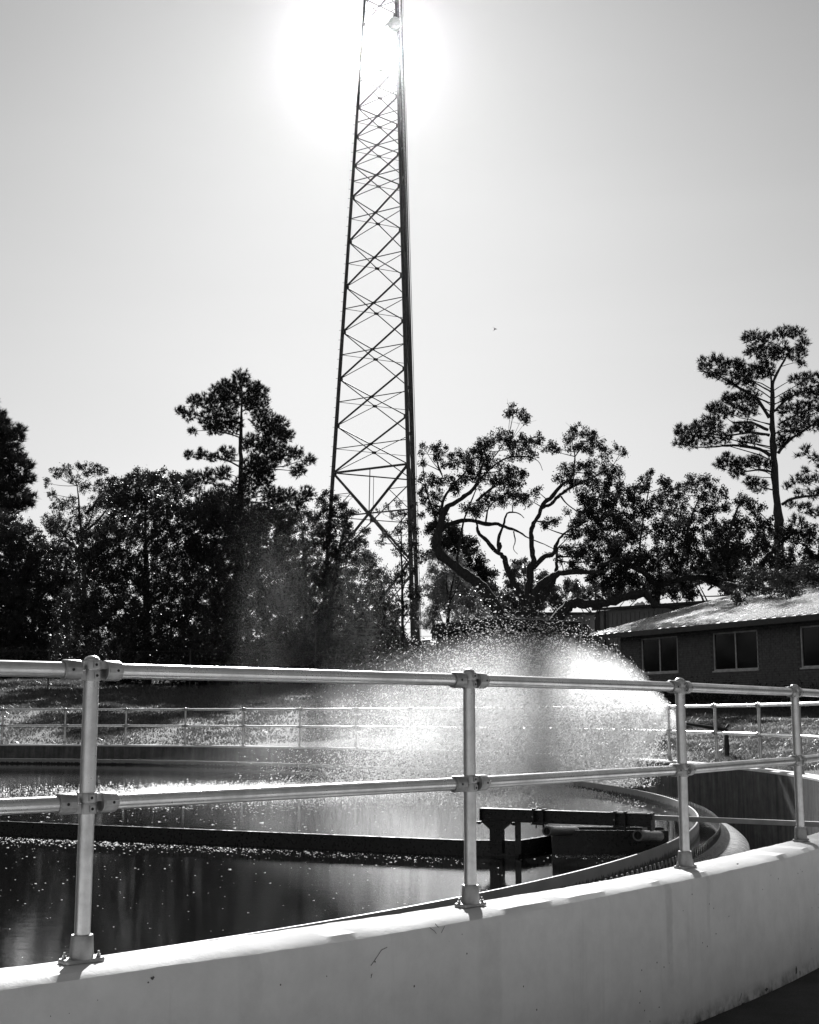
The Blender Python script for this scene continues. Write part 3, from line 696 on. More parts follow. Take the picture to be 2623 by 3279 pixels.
# ------------------------------------------------------------------ lattice tower
def tower():
    ax, ay = -2.21, 117.15
    U = {'R': (.2615, -.5142), 'L': (-.5775, .0310), 'B': (.3160, .4832)}
    def side(z): return 8.07-.0999*(z-22)
    def P(k, z): s = side(z); return Vector((ax+U[k][0]*s, ay+U[k][1]*s, z))
    zb = tz(ax, ay); root = thing('radio_tower', 'very tall three-legged steel lattice tower rising out of the top of the picture', 'tower', (ax, ay, zb))
    top = 84
    for k in 'RLB':
        pts = [P(k, zb-.5+(top-zb+.5)*i/12) for i in range(13)]; MB().tube(pts, [.20-.09*i/12 for i in range(13)], 12).obj('leg', STEEL, root, smooth=True)
        MB().box(P(k, zb)+Vector((0,0,.1)), 1.1, 1.1, .6).obj('footing', RAW, root)
    def lz(y): return at_y(1311, y, 117.3).z
    zs = [lz(y) for y in (1514, 1364, 1214, 1063, 919, 774, 633, 532, 440, 346, 256, 168, 82, -2)]
    while zs[-1] < top-4: zs.append(zs[-1]+3.4)
    mshare = {}
    def brace(a, b, w, name='brace'): MB().bar(a, b, w, w*.8).obj(name, STEEL, root)
    faces = (('L', 'R', 1.0), ('L', 'B', .62), ('R', 'B', .7))
    for i in range(len(zs)-1):
        z0, z1 = zs[i], zs[i+1]
        for a, b, q in faces:
            w = .135*q*(1 if z0 < 50 else .85)
            brace(P(a, z0), P(b, z1), w*1.05); brace(P(b, z0), P(a, z1), w*.95)
            s0, s1 = side(z0), side(z1); zc = z0+(z1-z0)*s0/(s0+s1)
            brace(P(a, zc), P(b, zc), w*.6)
            c = (P(a, zc)+P(b, zc))/2; d = (P(b, zc)-P(a, zc)).normalized()
            MB().bar(c-d*.22, c+d*.22, .03, .26).obj('gusset_plate', STEEL, root)
            for k in (a, b):
                e = P(k, z0); dd = d if k == a else -d; MB().bar(e+dd*.05, e+dd*.34, .03, .30).obj('gusset_plate', STEEL, root)
    # two tall lower bays with sub-bracing
    zt = zs[0]; zm = at_y(1311, 1795, 113).z; lv = [zt, zm, zb]
    for a, b, q in faces:
        w = .20*q; brace(P(a, zt), P(b, zt), w)
        for z1, z0 in ((zt, zm), (zm, zb+.3)):
            brace(P(a, z0), P(b, z1), w); brace(P(b, z0), P(a, z1), w)
            s0, s1 = side(z0), side(z1); zc = z0+(z1-z0)*s0/(s0+s1); brace(P(a, zc), P(b, zc), w*.7)
            c = (P(a, zc)+P(b, zc))/2; tp = (P(a, z1)+P(b, z1))/2
            if z1 == zt: brace(c, tp, w*.5)
            MB().bar(c-(P(b, zc)-P(a, zc)).normalized()*.3, c+(P(b, zc)-P(a, zc)).normalized()*.3, .04, .4).obj('gusset_plate', STEEL, root)
            for k in (a, b):
                for zz in (z1, z0):
                    h = (P(k, zz)*.5+c*.5); leg = P(k, (zz+zc)/2); brace(leg, h, w*.32, 'sub_brace'); brace(P(k, zc), h, w*.32, 'sub_brace')
    def off(k, z, dx, dy): p = P(k, z); return Vector((p.x+dx, p.y+dy, z))
    for j, (dx, r) in enumerate(((.42, .035), (.55, .05), (.68, .028))):
        MB().tube([off('R', z, dx, .3) for z in np.linspace(zb+8 if j == 1 else zb+1, top, 10)], r, 6).obj('cable', STEEL, root)
    m = MB()
    for s in (0, .42): m.tube([off('R', z, .30+s*.5, 2.2+s) for z in np.linspace(zb+2, top, 10)], .025, 5)
    m.obj('ladder_rail', STEEL, root)
    m = MB()
    for z in np.arange(zb+2.2, top, .4): m.bar(off('R', z, .30, 2.2), off('R', z, .51, 2.62), .025, .025)
    m.obj('ladder_rungs', STEEL, root, kind='stuff')
    m = MB()
    for z in np.arange(zb+3, top, .9): m.bar(off('L', z, -.10, 0), off('L', z, -.32, 0), .03, .03)
    m.obj('step_bolts', STEEL, root, kind='stuff')
    c = at_y(1263, 77, 112.2); M = Matrix(((1,0,0),(0,0,-1),(0,1,0)))
    m = MB(); m.lathe(c, [(.55, -.35), (.62, -.30), (.62, .18), (.56, .24)], 28, M=M); m.obj('dish_antenna', DISH, root, smooth=True)
    m = MB(); p = P('R', c.z); m.bar(c+Vector((0, .3, 0)), p+Vector((0,0,.0)), .1, .1); m.bar(p+Vector((.05,-.1,-1.2)), p+Vector((.05,-.1,1.2)), .12, .12); m.obj('dish_mount', STEEL, root)
    # conduit that runs down the leg and bends off towards the sheds
    p0 = off('R', zb+8, .62, -.2); e = at_y(1347, 2000, p0.y)
    m = MB(); pts = [p0, Vector((e.x, e.y, e.z+.6)), Vector((e.x+.06, e.y, e.z+.1)), Vector((e.x+.3, e.y, e.z-.18)), Vector((e.x+.7, e.y, e.z-.25)), Vector((e.x+3.4, e.y, e.z-.35))]
    m.tube(pts, .055, 8); m.obj('conduit', PALEBAR, root, smooth=True)
tower()

# ------------------------------------------------------------------ trees
def leaves_at(c, size, aspect=.5, seed=0, up=0.):
    r = np.random.default_rng(seed); n = len(c)
    a = r.normal(size=(n, 3)); a[:, 2] += up; a /= np.linalg.norm(a, axis=1, keepdims=True)
    b = np.cross(a, r.normal(size=(n, 3))); b /= np.linalg.norm(b, axis=1, keepdims=True)
    s = (size*r.uniform(.6, 1.35, n))[:, None]
    return np.stack([c-a*s*.5, c+b*s*aspect*.5, c+a*s*.5, c-b*s*aspect*.5], 1).reshape(-1, 3)
def fq(n): return np.arange(n*4).reshape(-1, 4)
class Tree:
    def __init__(s, name, label, cat, Y0, base_px, mat_leaf, mat_bark, seed, depth=2., group=None):
        s.Y0 = Y0; s.r = np.random.default_rng(seed); s.rp = random.Random(seed); s.seed = seed
        s.depth = depth; s.ml = mat_leaf; s.mb = mat_bark; s.k = Y0/F
        b = at_y(base_px, 2100, Y0); s.base = Vector((b.x, Y0, tz(b.x, Y0)))
        s.root = thing(name, label, cat, s.base, group); s.limbs = []; s.segs = []; s.trunk = MB(); s.tw = MB(); s.pts = []
    def px(s, x, y, d=0.): return at_y(x, y, s.Y0+d)
    def limb(s, pts, scale=1., trunk=False, d0=0., d1=None, ox=0, oy=0, zs=1.):
        """pts: (x, y, width) in photo pixels after ox + zs*x; d0..d1 depth drift"""
        if d1 is None: d1 = d0+s.rp.uniform(-1, 1)*s.depth
        n = len(pts); P3 = []; rad = []
        for i, (x, y, w) in enumerate(pts):
            t = i/(n-1); p = s.px(ox+zs*x, oy+zs*y, d0+(d1-d0)*t); P3.append(p); rad.append(max(w*zs*s.k/2, .012))
        # smooth by subdividing (Catmull-Rom) and roughen
        Q, q = [], []
        for i in range(n-1):
            p0, p1, p2, p3 = P3[max(i-1, 0)], P3[i], P3[i+1], P3[min(i+2, n-1)]
            for j in range(4):
                t = j/4; Q.append(.5*((2*p1)+(p2-p0)*t+(2*p0-5*p1+4*p2-p3)*t*t+(3*p1-p0-3*p2+p3)*t**3)); q.append((rad[i]*(1-t)+rad[i+1]*t)*s.rp.uniform(.84, 1.12)); Q[-1] += Vector((s.rp.uniform(-1, 1), s.rp.uniform(-1, 1), s.rp.uniform(-1, 1)))*min(rad[i]*.22, .05)
        Q.append(P3[-1]); q.append(rad[-1])
        mb_ = s.trunk if trunk and not s.trunk.v else MB(); mb_.tube(Q, q, 9 if max(rad) > .06 else 6)
        if mb_ is not s.trunk: s.segs.append(mb_)
        s.pts += list(zip(Q, q)); return P3
    def twigs(s, targets, r0=.03, per=1):
        if not s.pts: return
        A = np.array([tuple(p) for p, _ in s.pts]); rad = np.array([r for _, r in s.pts])
        for t in targets:
            t = np.array(t); dd = A-t; dist = np.linalg.norm(dd, axis=1)+np.maximum(dd[:, 2], 0)*1.2
            i = int(np.argmin(dist)); a = Vector(A[i]); b = Vector(t); L = (b-a).length
            if L > 14: continue
            m = (a+b)/2+Vector((s.rp.uniform(-.15, .15)*L, s.rp.uniform(-.1, .1)*L, s.rp.uniform(-.14, .05)*L))
            ra = min(rad[i]*.7, r0*(.6+.3*L)); pts = []
            for k in range(5):
                u = k/4; pts.append(a*(1-u)**2+m*2*u*(1-u)+b*u*u)
            s.tw.tube(pts, [ra*(1-.75*k/4)+.004 for k in range(5)], 4)
            for _ in range(2):
                e = b+Vector((s.rp.uniform(-1, 1), s.rp.uniform(-1, 1), s.rp.uniform(-.5, 1)))*min(L*.35, .6)
                s.tw.tube([pts[3], (pts[3]+e)/2+Vector((0, 0, .05)), e], [ra*.3+.004, ra*.2+.004, .004], 3)
    def blobs(s, bl, dens=420, leaf=.12, ox=0, oy=0, zs=1., aspect=.5, twig=True, clump=.22, rs=1., spread=1., off=0.):
        C = []; cents = []
        for x, y, r in bl:
            d = s.r.uniform(-1, 1)*s.depth*spread+off; c = s.px(ox+zs*x, oy+zs*y, d); rr = r*zs*s.k*rs
            cents.append(tuple(c)); area = math.pi*rr*rr; nl = int(dens*1.5*area)+4; ns = max(3, int(area/(clump*clump)*1.1))
            g = s.r.normal(size=(ns, 3)); g /= np.linalg.norm(g, axis=1, keepdims=True); g *= (s.r.random((ns, 1))**.45)*rr
            sub = np.array(c)+g*[1, 1.3, .9]
            pick = s.r.integers(0, ns, nl); C.append(sub[pick]+s.r.normal(0, clump*.42, (nl, 3)))
        if twig: s.twigs(cents)
        s.leaf = getattr(s, 'leaf', []); s.leaf.append(leaves_at(np.concatenate(C), leaf, aspect, s.seed))
        s.cents = cents
    def tufts(s, bl, dens=16, L=.30, ox=0, oy=0, zs=1., rs=1., w=.022, n=16):
        V = []
        cents = []
        for x, y, r in bl:
            d = s.r.uniform(-1, 1)*s.depth; c = np.array(s.px(ox+zs*x, oy+zs*y, d)); rr = r*zs*s.k*rs; cents.append(tuple(c))
            nt_ = int(dens*2.3*math.pi*rr*rr)+3
            g = s.r.normal(size=(nt_, 3)); g /= np.linalg.norm(g, axis=1, keepdims=True); g *= (s.r.random((nt_, 1))**.4)*rr
            tc = c+g*[1, 1.4, .8]
            dr = g/(rr+1e-6)+[0, 0, .75]+s.r.normal(0, .3, (nt_, 3)); dr /= np.linalg.norm(dr, axis=1, keepdims=True)
            for _ in range(n):
                nd = dr+s.r.normal(0, .62, (nt_, 3)); nd /= np.linalg.norm(nd, axis=1, keepdims=True)
                sd = np.cross(nd, s.r.normal(size=(nt_, 3))); sd /= np.linalg.norm(sd, axis=1, keepdims=True)
                b = tc-dr*L*.4*s.r.random((nt_, 1)); ll = L*s.r.uniform(.6, 1.1, (nt_, 1))
                V.append(np.stack([b-sd*w/2, b+sd*w/2, b+nd*ll], 1).reshape(-1, 3))
        s.needles = getattr(s, 'needles', []); s.needles += V; s.cents = cents
        return cents
    def pine_limbs(s, trunk, cents_px, ox=0, oy=0, zs=1., w=9, rise=.28):
        """each foliage pad gets its own limb from the trunk"""
        ys = [p[1] for p in trunk]; xs = [p[0] for p in trunk]
        order = sorted(range(len(cents_px)), key=lambda i: -abs(cents_px[i][0]-np.interp(cents_px[i][1], ys, xs)))
        near_r = 1.5*zs*s.k*62
        for i in order:
            x, y, r = cents_px[i]; c = s.cents[i]; b = Vector(c)
            A = np.array([tuple(p) for p, q in s.pts if q < .35*w*zs*s.k or True]); rd = np.array([q for p, q in s.pts]); off = np.abs(A[:, 0]-s.px(ox+zs*float(np.interp(y, ys, xs)), oy+zs*y).x)
            dd = np.linalg.norm(A-np.array(c), axis=1)+np.maximum(A[:, 2]-c[2], 0)+(off < .35)*1.5
            k = int(np.argmin(dd)); dx = x-np.interp(y, ys, xs)
            if dd[k] < near_r:
                a = Vector(A[k]); L = (b-a).length; m = (a+b)/2+Vector((0, 0, -.06*L)); ww = min(rd[k]*.6, .045); n = 4
            else:
                ay = min(y+abs(dx)*rise*s.rp.uniform(.3, 1.5)+r*.3, ys[-1]); axx = np.interp(ay, ys, xs); a = s.px(ox+zs*axx, oy+zs*ay); L = (b-a).length
                if L < .4: continue
                m = (a+b)/2+Vector((0, 0, L*s.rp.uniform(-.10, .16))); ww = w*zs*s.k/2*min(1, .25+L*.14); n = 7
            pts = [a*(1-u)**2+m*2*u*(1-u)+b*u*u+Vector((s.rp.uniform(-1, 1), 0, s.rp.uniform(-1, 1)))*(.012*L if 0 < u < 1 else 0) for u in [k_/(n-1) for k_ in range(n)]]
            rr_ = [ww*.8*(1-.8*k_/(n-1))+.006 for k_ in range(n)]
            s.tw.tube(pts, rr_, 5); s.pts += list(zip(pts[2:], rr_[2:]))
    def done(s):
        if s.trunk.v: s.trunk.obj('trunk', s.mb, s.root, smooth=True)
        for l_ in s.segs: l_.obj('limb', s.mb, s.root, smooth=True)
        if s.tw.v: s.tw.obj('twigs', s.mb, s.root, kind='stuff')
        if hasattr(s, 'leaf'):
            v = np.concatenate(s.leaf); link('crown', np_mesh('crown', v, fq(len(v)//4), s.ml), s.root)
        if hasattr(s, 'needles'):
            v = np.concatenate(s.needles); link('crown', np_mesh('crown', v, np.arange(len(v)).reshape(-1, 3), s.ml), s.root)

def main_oak():
    t = Tree('live_oak', 'big spreading live oak with twisted dark limbs right of the tower', 'tree', 62, 1690, LEAF_OAK, BARK, 3, 2.0)
    Z = dict(ox=1250, oy=1250, zs=.4928)
    t.limb([(900,2100,130),(897,1700,115),(895,1560,105),(893,1460,88),(885,1370,78)], trunk=True, d1=0, **Z)
    L = [([(830,1640,80),(745,1480,72),(640,1340,74),(560,1240,74),(480,1190,66),(400,1120,60),(325,1060,60),(302,960,55),(330,850,45),(370,760,36),(440,720,30),(520,660,28),(565,600,20),(600,480,12),(650,400,7)], -1.5),
         ([(315,930,34),(350,890,32),(440,850,28),(530,845,27),(620,870,27),(700,870,24),(760,895,20),(820,912,15),(900,960,9),(1000,1000,6),(1100,1050,4)], .4),
         ([(430,1120,20),(450,1000,16),(470,880,14),(500,780,11),(560,640,7)], -.6),
         ([(330,800,22),(350,700,18),(420,600,13),(480,540,9),(540,430,6)], -.8), ([(300,860,18),(270,760,14),(235,650,9),(215,520,6),(210,400,4)], -1.5),
         ([(340,560,10),(310,480,8),(280,400,5)], -1),
         ([(878,1380,48),(800,1250,43),(760,1150,40),(740,1085,36),(690,1050,31),(630,980,28),(570,920,22),(565,880,14),(558,820,10),(590,740,7)], 1.2),
         ([(705,1045,23),(705,960,20),(735,880,16),(760,800,12),(830,798,8),(870,830,4)], .6), ([(700,1045,20),(716,1020,18),(716,990,12)], .2),
         ([(893,1390,60),(905,1240,50),(915,1140,43),(930,1100,37),(915,980,31),(925,880,28),(960,820,26),(990,740,28),(1050,690,30),(1110,620,22),(1180,560,12),(1200,430,9),(1180,330,6)], -.5),
         ([(985,760,26),(1040,740,22),(1090,690,22),(1150,645,22),(1240,600,19),(1330,560,14),(1450,500,8),(1530,560,3)], 1.5),
         ([(1110,690,12),(1150,740,9),(1230,790,7),(1330,800,5)], 1),
         ([(925,1150,40),(1000,1080,36),(1060,1060,29),(1080,1000,22),(1110,950,16),(1190,890,10),(1300,840,7)], -1.2),
         ([(915,1400,66),(960,1280,56),(1040,1220,50),(1120,1185,41),(1250,1180,30),(1400,1180,18)], -1.6),
         ([(925,1460,48),(1010,1330,40),(1060,1240,36),(1080,1170,26),(1080,1080,19),(1090,1020,12)], 1),
         ([(560,720,20),(640,650,16),(720,600,14),(800,540,9),(870,520,5)], .5), ([(560,600,15),(660,500,14),(760,440,12),(880,430,9),(960,460,5),(990,520,3)], 1.2),
         ([(660,450,9),(720,370,8),(770,280,6),(790,200,5),(800,120,3)], .6), ([(780,330,4),(860,340,4),(960,380,4),(1040,400,3)], .5),
         ([(1200,430,7),(1270,330,5),(1290,260,3)], -.3), ([(1440,500,5),(1490,420,4),(1525,390,3)], 1), ([(620,870,14),(640,760,11),(720,690,9),(800,650,6)], 0),
         ([(800,915,10),(812,980,8),(800,1030,5),(828,1065,3)], .3), ([(560,940,6),(520,970,4),(490,990,3)], 0)]
    for p, d in L: t.limb(p, d1=d, **Z)
    t.limb([(1010,1620,90),(1080,1490,78),(1150,1410,74),(1210,1378,66),(1320,1390,56),(1430,1375,56),(1530,1340,52),(1640,1320,50),(1690,1360,42),(1735,1400,36),(1790,1400,30),(1900,1425,24),(2000,1425,18),(2100,1395,14),(2200,1372,9),(2300,1400,5)], d1=-3., **Z)
    A = [(790,130,36),(770,160,26),(860,170,42),(890,190,22),(720,270,22),(650,320,46),(590,350,42),(750,320,60),(870,330,52),(960,330,50),(1040,370,44),(1080,400,20),(540,400,44),(610,400,55),(820,390,70),(920,410,45),(460,420,45),(330,390,45),(290,370,22),(215,360,26),(215,410,20),(210,470,26),(300,450,34),(400,470,54),(520,480,64),(640,480,64),(760,520,55),(870,540,36),(800,600,72),(700,580,56),(590,570,64),(480,560,56),(380,590,46),(300,590,40),(240,580,46),(190,590,16),(230,650,44),(300,680,46),(280,760,46),(320,800,46),(420,640,46),(520,760,52),(620,720,62),(720,700,55),(800,700,62),(880,700,54),(950,650,34),(560,800,44),(300,880,36),(220,720,36)]
    B = [(1210,270,50),(1160,300,30),(1290,290,46),(1340,330,46),(1190,360,44),(1270,380,55),(1370,380,34),(1460,380,26),(1520,400,28),(1400,430,36),(1140,520,44),(1220,500,46),(1300,500,54),(1400,520,54),(1470,540,46),(1090,570,34),(1180,600,55),(1280,600,62),(1080,850,26),(1040,860,34),(1150,780,22),(990,880,26),(1100,1100,26),(1030,1060,18)]
    C = [(1380,620,78),(1480,650,78),(1240,700,60),(1350,720,90),(1450,760,90),(1550,700,60),(1280,800,80),(1400,850,100),(1520,850,80),(1230,850,60),(1180,930,60),(1320,950,110),(1450,980,100),(1560,950,70),(1150,1030,48),(1250,1060,90),(1380,1100,110),(1500,1100,90),(1200,1150,60),(1330,1200,80),(1450,1200,80),(1550,1200,60),(1600,1100,60),(1500,1260,60),(1600,1260,50),(1400,1270,50)]
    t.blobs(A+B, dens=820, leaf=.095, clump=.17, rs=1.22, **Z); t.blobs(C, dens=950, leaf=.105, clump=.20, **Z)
    # lightly leafed twig ends around the traced pads
    t.done()
main_oak()

def right_oak():
    t = Tree('live_oak', 'dense dark live oak hanging over the metal roof of the brick house', 'tree', 63, 2400, LEAF_OAK, BARK, 8, 2.6)
    Z = dict(ox=2000, oy=1000, zs=.5795)
    t.limb([(700,2100,110),(690,1800,100),(670,1680,85),(640,1600,70)], trunk=True, d1=0, **Z)
    for p, d in (([(650,1640,60),(560,1520,44),(440,1465,34),(300,1475,34),(180,1500,36),(100,1430,36),(0,1385,34),(-60,1370,26),(-140,1400,14)], -2),
                 ([(640,1620,50),(560,1540,30),(500,1500,22),(420,1470,18)], 0), ([(180,1520,40),(170,1620,34),(150,1600,20)], -2),
                 ([(90,1420,16),(85,1340,14),(95,1200,10),(140,950,5)], -1), ([(300,1470,20),(330,1300,16),(380,1100,10),(460,950,5)], 1),
                 ([(650,1600,50),(720,1450,36),(820,1320,26),(950,1200,14)], 1.5), ([(600,1550,40),(560,1350,26),(600,1150,14),(640,1050,8)], -1),
                 ([(720,1500,30),(860,1440,24),(1000,1420,16),(1150,1400,10)], -1.5)): t.limb(p, d1=d, **Z)
    A = [(140,890,24),(120,950,42),(60,1000,50),(230,950,50),(200,1050,70),(370,930,44),(300,1000,60),(470,930,44),(430,1000,52),(530,1000,44),(100,1100,70),(300,1120,80),(450,1100,72),(560,1080,36),(50,1220,70),(200,1200,80),(-30,1120,40),(-40,1300,50),(650,1050,46),(720,1080,54)]
    B = [(350,1230,100),(500,1220,90),(620,1180,70),(760,1180,60),(120,1350,90),(280,1350,100),(450,1350,100),(600,1330,100),(750,1320,90),(880,1250,80),(1000,1230,70),(1050,1350,80),(900,1380,90),(180,1480,80),(320,1480,80),(480,1450,70),(620,1460,70),(760,1460,90),(900,1480,90),(1020,1480,80),(160,1580,46),(270,1560,36),(370,1560,36),(40,1480,46),(1150,1300,90),(-20,1420,40)]
    OV = [(640,1560,40),(700,1530,40),(760,1560,50),(850,1550,60),(940,1570,60),(1030,1550,66),(1110,1570,60),(800,1480,60),(900,1480,70),(1010,1460,80),(1120,1470,80),(700,1470,60),(560,1520,36),(620,1600,26),(1180,1520,80)]
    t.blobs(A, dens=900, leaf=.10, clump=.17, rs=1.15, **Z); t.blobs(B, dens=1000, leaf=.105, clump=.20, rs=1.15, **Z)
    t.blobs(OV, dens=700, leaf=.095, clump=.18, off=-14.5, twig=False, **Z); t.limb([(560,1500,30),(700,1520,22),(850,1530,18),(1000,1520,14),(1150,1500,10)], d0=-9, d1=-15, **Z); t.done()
right_oak()

def right_pine():
    t = Tree('pine_tree', 'tall pine with spreading limbs towering over the brick house at right', 'tree', 72, 2490, LEAF_PINE, PBARK, 11, 2.2)
    Z = dict(ox=2000, oy=1000, zs=.5795)
    tr = [(920,200),(870,290),(820,380),(815,450),(815,600),(820,750),(835,950),(850,1150),(850,1250)]
    t.limb([(860,2150,60),(856,1700,56),(852,1250,50),(850,1150,48),(835,950,44),(820,750,38),(815,600,30),(815,450,23),(822,380,17),(870,290,12),(920,200,6)], trunk=True, d1=0, **Z)
    t.limb([(812,430,12),(805,330,9),(760,200,5)], **Z)
    for p in ([(790,650,20),(700,610,16),(600,610,10)], [(800,580,22),(720,470,18),(620,410,14),(520,350,8),(440,300,5)], [(805,790,22),(720,750,18),(600,735,14),(480,745,9),(380,745,5)], [(800,680,18),(700,665,14),(560,680,9),(420,665,5)],
              [(808,440,10),(740,400,8),(640,350,5)], [(805,880,16),(740,870,12),(640,885,6)], [(850,775,20),(900,715,18),(980,660,14),(1075,600,10)], [(825,550,14),(900,480,12),(1000,430,8),(1075,400,5)], [(870,1060,18),(930,1030,15),(1075,1010,10)], [(850,620,12),(960,560,10),(1075,520,8)]):
        t.limb(p, **Z)
    bl = [(700,140,42),(780,140,42),(870,120,42),(950,110,38),(990,170,32),(960,230,42),(720,210,40),(800,230,54),(870,220,46),(980,280,22),(680,220,18),(430,270,22),(450,310,32),(500,260,32),(550,290,36),(530,340,36),(620,290,40),(640,340,46),(720,320,50),(780,320,44),(600,380,36),(690,380,40),(480,350,22),(560,460,22),(580,490,36),(500,520,32),(640,470,40),(700,470,44),(470,530,18),(540,560,40),(620,540,40),(700,540,40),(410,620,28),(460,590,32),(500,630,46),(300,660,22),(330,650,42),(310,720,32),(370,710,46),(420,660,42),(470,710,36),(560,690,36),(620,640,36),(680,640,36),(720,700,30),(660,710,26),(560,790,22),(530,840,32),(590,840,46),(650,840,42),(720,820,40),(770,840,36),(620,890,32),(700,930,32),(740,960,42),(890,480,28),(950,370,32),(1010,360,32),(1070,370,32),(930,450,28),(1000,430,42),(1060,450,42),(880,540,28),(950,530,42),(1030,530,46),(900,620,42),(970,600,42),(1040,620,42),(880,690,36),(870,730,22),(950,660,28),(1120,420,50),(1150,520,60),(1130,610,50)]
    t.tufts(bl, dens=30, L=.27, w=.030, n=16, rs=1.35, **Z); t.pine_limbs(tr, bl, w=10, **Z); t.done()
right_pine()
def edge_tree():
    t = Tree('pine_tree', 'smaller pine at the right edge behind the tall pine trunk', 'tree', 80, 2680, LEAF_PINE, PBARK, 12, 1.8)
    Z = dict(ox=2000, oy=1000, zs=.5795)
    t.limb([(1170,2100,50),(1160,1300,40),(1150,700,10)], trunk=True, d1=0, **Z)
    bl = [(1000,760,36),(960,790,18),(1050,800,40),(1000,870,26),(950,920,34),(1000,930,44),(1060,920,36),(960,1000,30),(1040,1000,44),(900,960,26),(920,1060,34),(1000,1080,44),(1060,1100,44),(950,1150,44),(1120,850,60),(1120,1000,60)]
    t.tufts(bl, dens=20, L=.32, w=.034, n=15, **Z); t.pine_limbs([(1150,700),(1160,1300)], bl, w=8, **Z); t.done()
edge_tree()

def center_pine():
    t = Tree('pine_tree', 'lone pine with layered crown standing above the tree mass left of the tower', 'tree', 90.5, 768, LEAF_PINE, PBARK, 21, 2.4)
    Z = dict(ox=0, oy=1150, zs=.6377)
    tr = [(1215,80),(1214,200),(1212,330),(1205,420),(1212,520),(1208,640),(1204,800),(1200,1000)]
    t.limb([(1200,1600,36),(1200,1000,34),(1204,800,32),(1209,640,30),(1212,520,25),(1206,420,20),(1212,330,15),(1214,200,9),(1215,80,4)], trunk=True, d1=0, **Z)
    bl = [(1215,85,38),(1145,130,36),(1300,150,42),(1215,170,80),(1105,160,44),(980,210,36),(1040,210,44),(905,255,26),(950,280,32),(1120,230,72),(1290,230,66),(1050,300,50),(1150,320,60),(1330,320,66),(1400,330,44),(970,360,20),(1080,350,44),(1380,380,58),(1440,385,36),(1260,420,50),(1340,430,44),(1490,470,34),(1420,480,58),(1550,505,30),(1500,560,36),(1330,510,72),(950,480,26),(1010,478,30),(1070,495,26),(1140,475,42),(1280,550,64),(1120,572,40),(1040,590,44),(965,590,36),(1330,600,42),(1240,640,64),(1360,680,50),(1440,680,42),(1540,680,40),(1500,725,34),(1400,720,50),(1150,690,84),(1250,780,80),(1050,720,70),(1120,800,80),(1330,780,60),(1220,900,80)]
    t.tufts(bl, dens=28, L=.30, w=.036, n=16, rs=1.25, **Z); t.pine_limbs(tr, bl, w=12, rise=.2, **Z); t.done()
center_pine()
def left_pine():
    t = Tree('pine_tree', 'dark pine cut off by the left edge of the picture', 'tree', 146, -60, LEAF_PINE, PBARK, 22, 2.6)
    t.limb([(-60,2150,30),(-60,1700,26),(-55,1250,6)], trunk=True, d1=0)
    bl = [(-60,1280,50),(-10,1330,34),(5,1360,30),(20,1380,34),(-20,1400,50),(60,1375,22),(50,1400,28),(30,1440,42),(-10,1460,50),(60,1470,34),(85,1490,26),(20,1510,44),(80,1530,34),(50,1560,40),(95,1590,24),(10,1570,46),(70,1610,34),(30,1620,40),(100,1612,14),(-40,1540,60),(-40,1640,70),(-120,1500,80),(-120,1400,60),(-130,1620,80)]
    t.tufts(bl, dens=8, L=.7, w=.08, n=16); t.pine_limbs([(-55,1250),(-60,1700)], bl, w=8); t.done()
left_pine()

def broad(name, label, Y0, base, bl, seed, dens=300, leaf=.17, clump=.34, depth=3., mat=None, trunk_w=26, group=None, top=None, cat='tree', aspect=.55, **kw):
    t = Tree(name, label, cat, Y0, base, mat or LEAF_MIX, BARK, seed, depth, group)
    ys = [b[1] for b in bl]; x_ = sum(b[0] for b in bl)/len(bl); ty = top or min(ys)+60
    t.limb([(base,2200,trunk_w*1.1),(base,2050,trunk_w),(base*.6+x_*.4,(2000+ty)/2,trunk_w*.6),(x_,ty,trunk_w*.15)], trunk=True, d1=0)
    r = random.Random(seed)
    for b in sorted(bl, key=lambda b: -b[2])[:7]:
        my = min(2050, b[1]+abs(b[0]-base)*.5+60); t.limb([(base+(x_-base)*.2, my, trunk_w*.45), ((base+b[0])/2, (my+b[1])/2+10, trunk_w*.3), (b[0], b[1], trunk_w*.12)])
    t.blobs(bl, dens=dens*1.45, leaf=leaf*.82, clump=clump, aspect=aspect, **kw); t.done(); return t
broad('evergreen_tree', 'dark bushy evergreen low at the left edge under the cut-off pine', 124, 50, [(60,1730,80),(0,1700,80),(120,1790,80),(30,1830,110),(130,1900,100),(40,1960,120),(140,2040,110),(20,2100,120),(-80,1900,150),(-80,2080,140),(170,1690,30),(150,2130,100),(205,1770,55),(250,1850,70),(180,1850,70),(230,1960,80)], 31, 330, .20, .30, 3)
broad('oak_tree', 'open-crowned little oak poking up against the sky at far left', 112, 280, [(150,1545,16),(180,1515,22),(210,1500,24),(235,1530,22),(165,1580,18),(255,1495,20),(290,1505,30),(320,1510,24),(270,1560,26),(330,1560,36),(230,1600,20),(190,1620,34),(250,1650,38),(300,1620,40),(170,1670,40),(360,1600,44),(220,1710,60),(320,1700,60)], 32, 230, .16, .22, 2, LEAF_OAK, 20)
broad('broadleaf_tree', 'wide glossy-leaved broadleaf tree filling the middle of the left tree mass', 88, 470, [(380,1560,44),(350,1600,40),(420,1540,34),(455,1530,40),(400,1600,60),(495,1530,34),(530,1545,44),(580,1545,44),(620,1560,36),(470,1600,70),(560,1620,70),(630,1640,50),(400,1680,90),(520,1700,100),(620,1720,80),(330,1760,90),(450,1800,120),(590,1820,110),(340,1880,110),(480,1930,130),(610,1960,110),(360,2020,120),(500,2060,130),(640,2080,110),(260,1960,90),(250,2080,90),(290,1800,60)], 33, 420, .15, .28, 3.4)
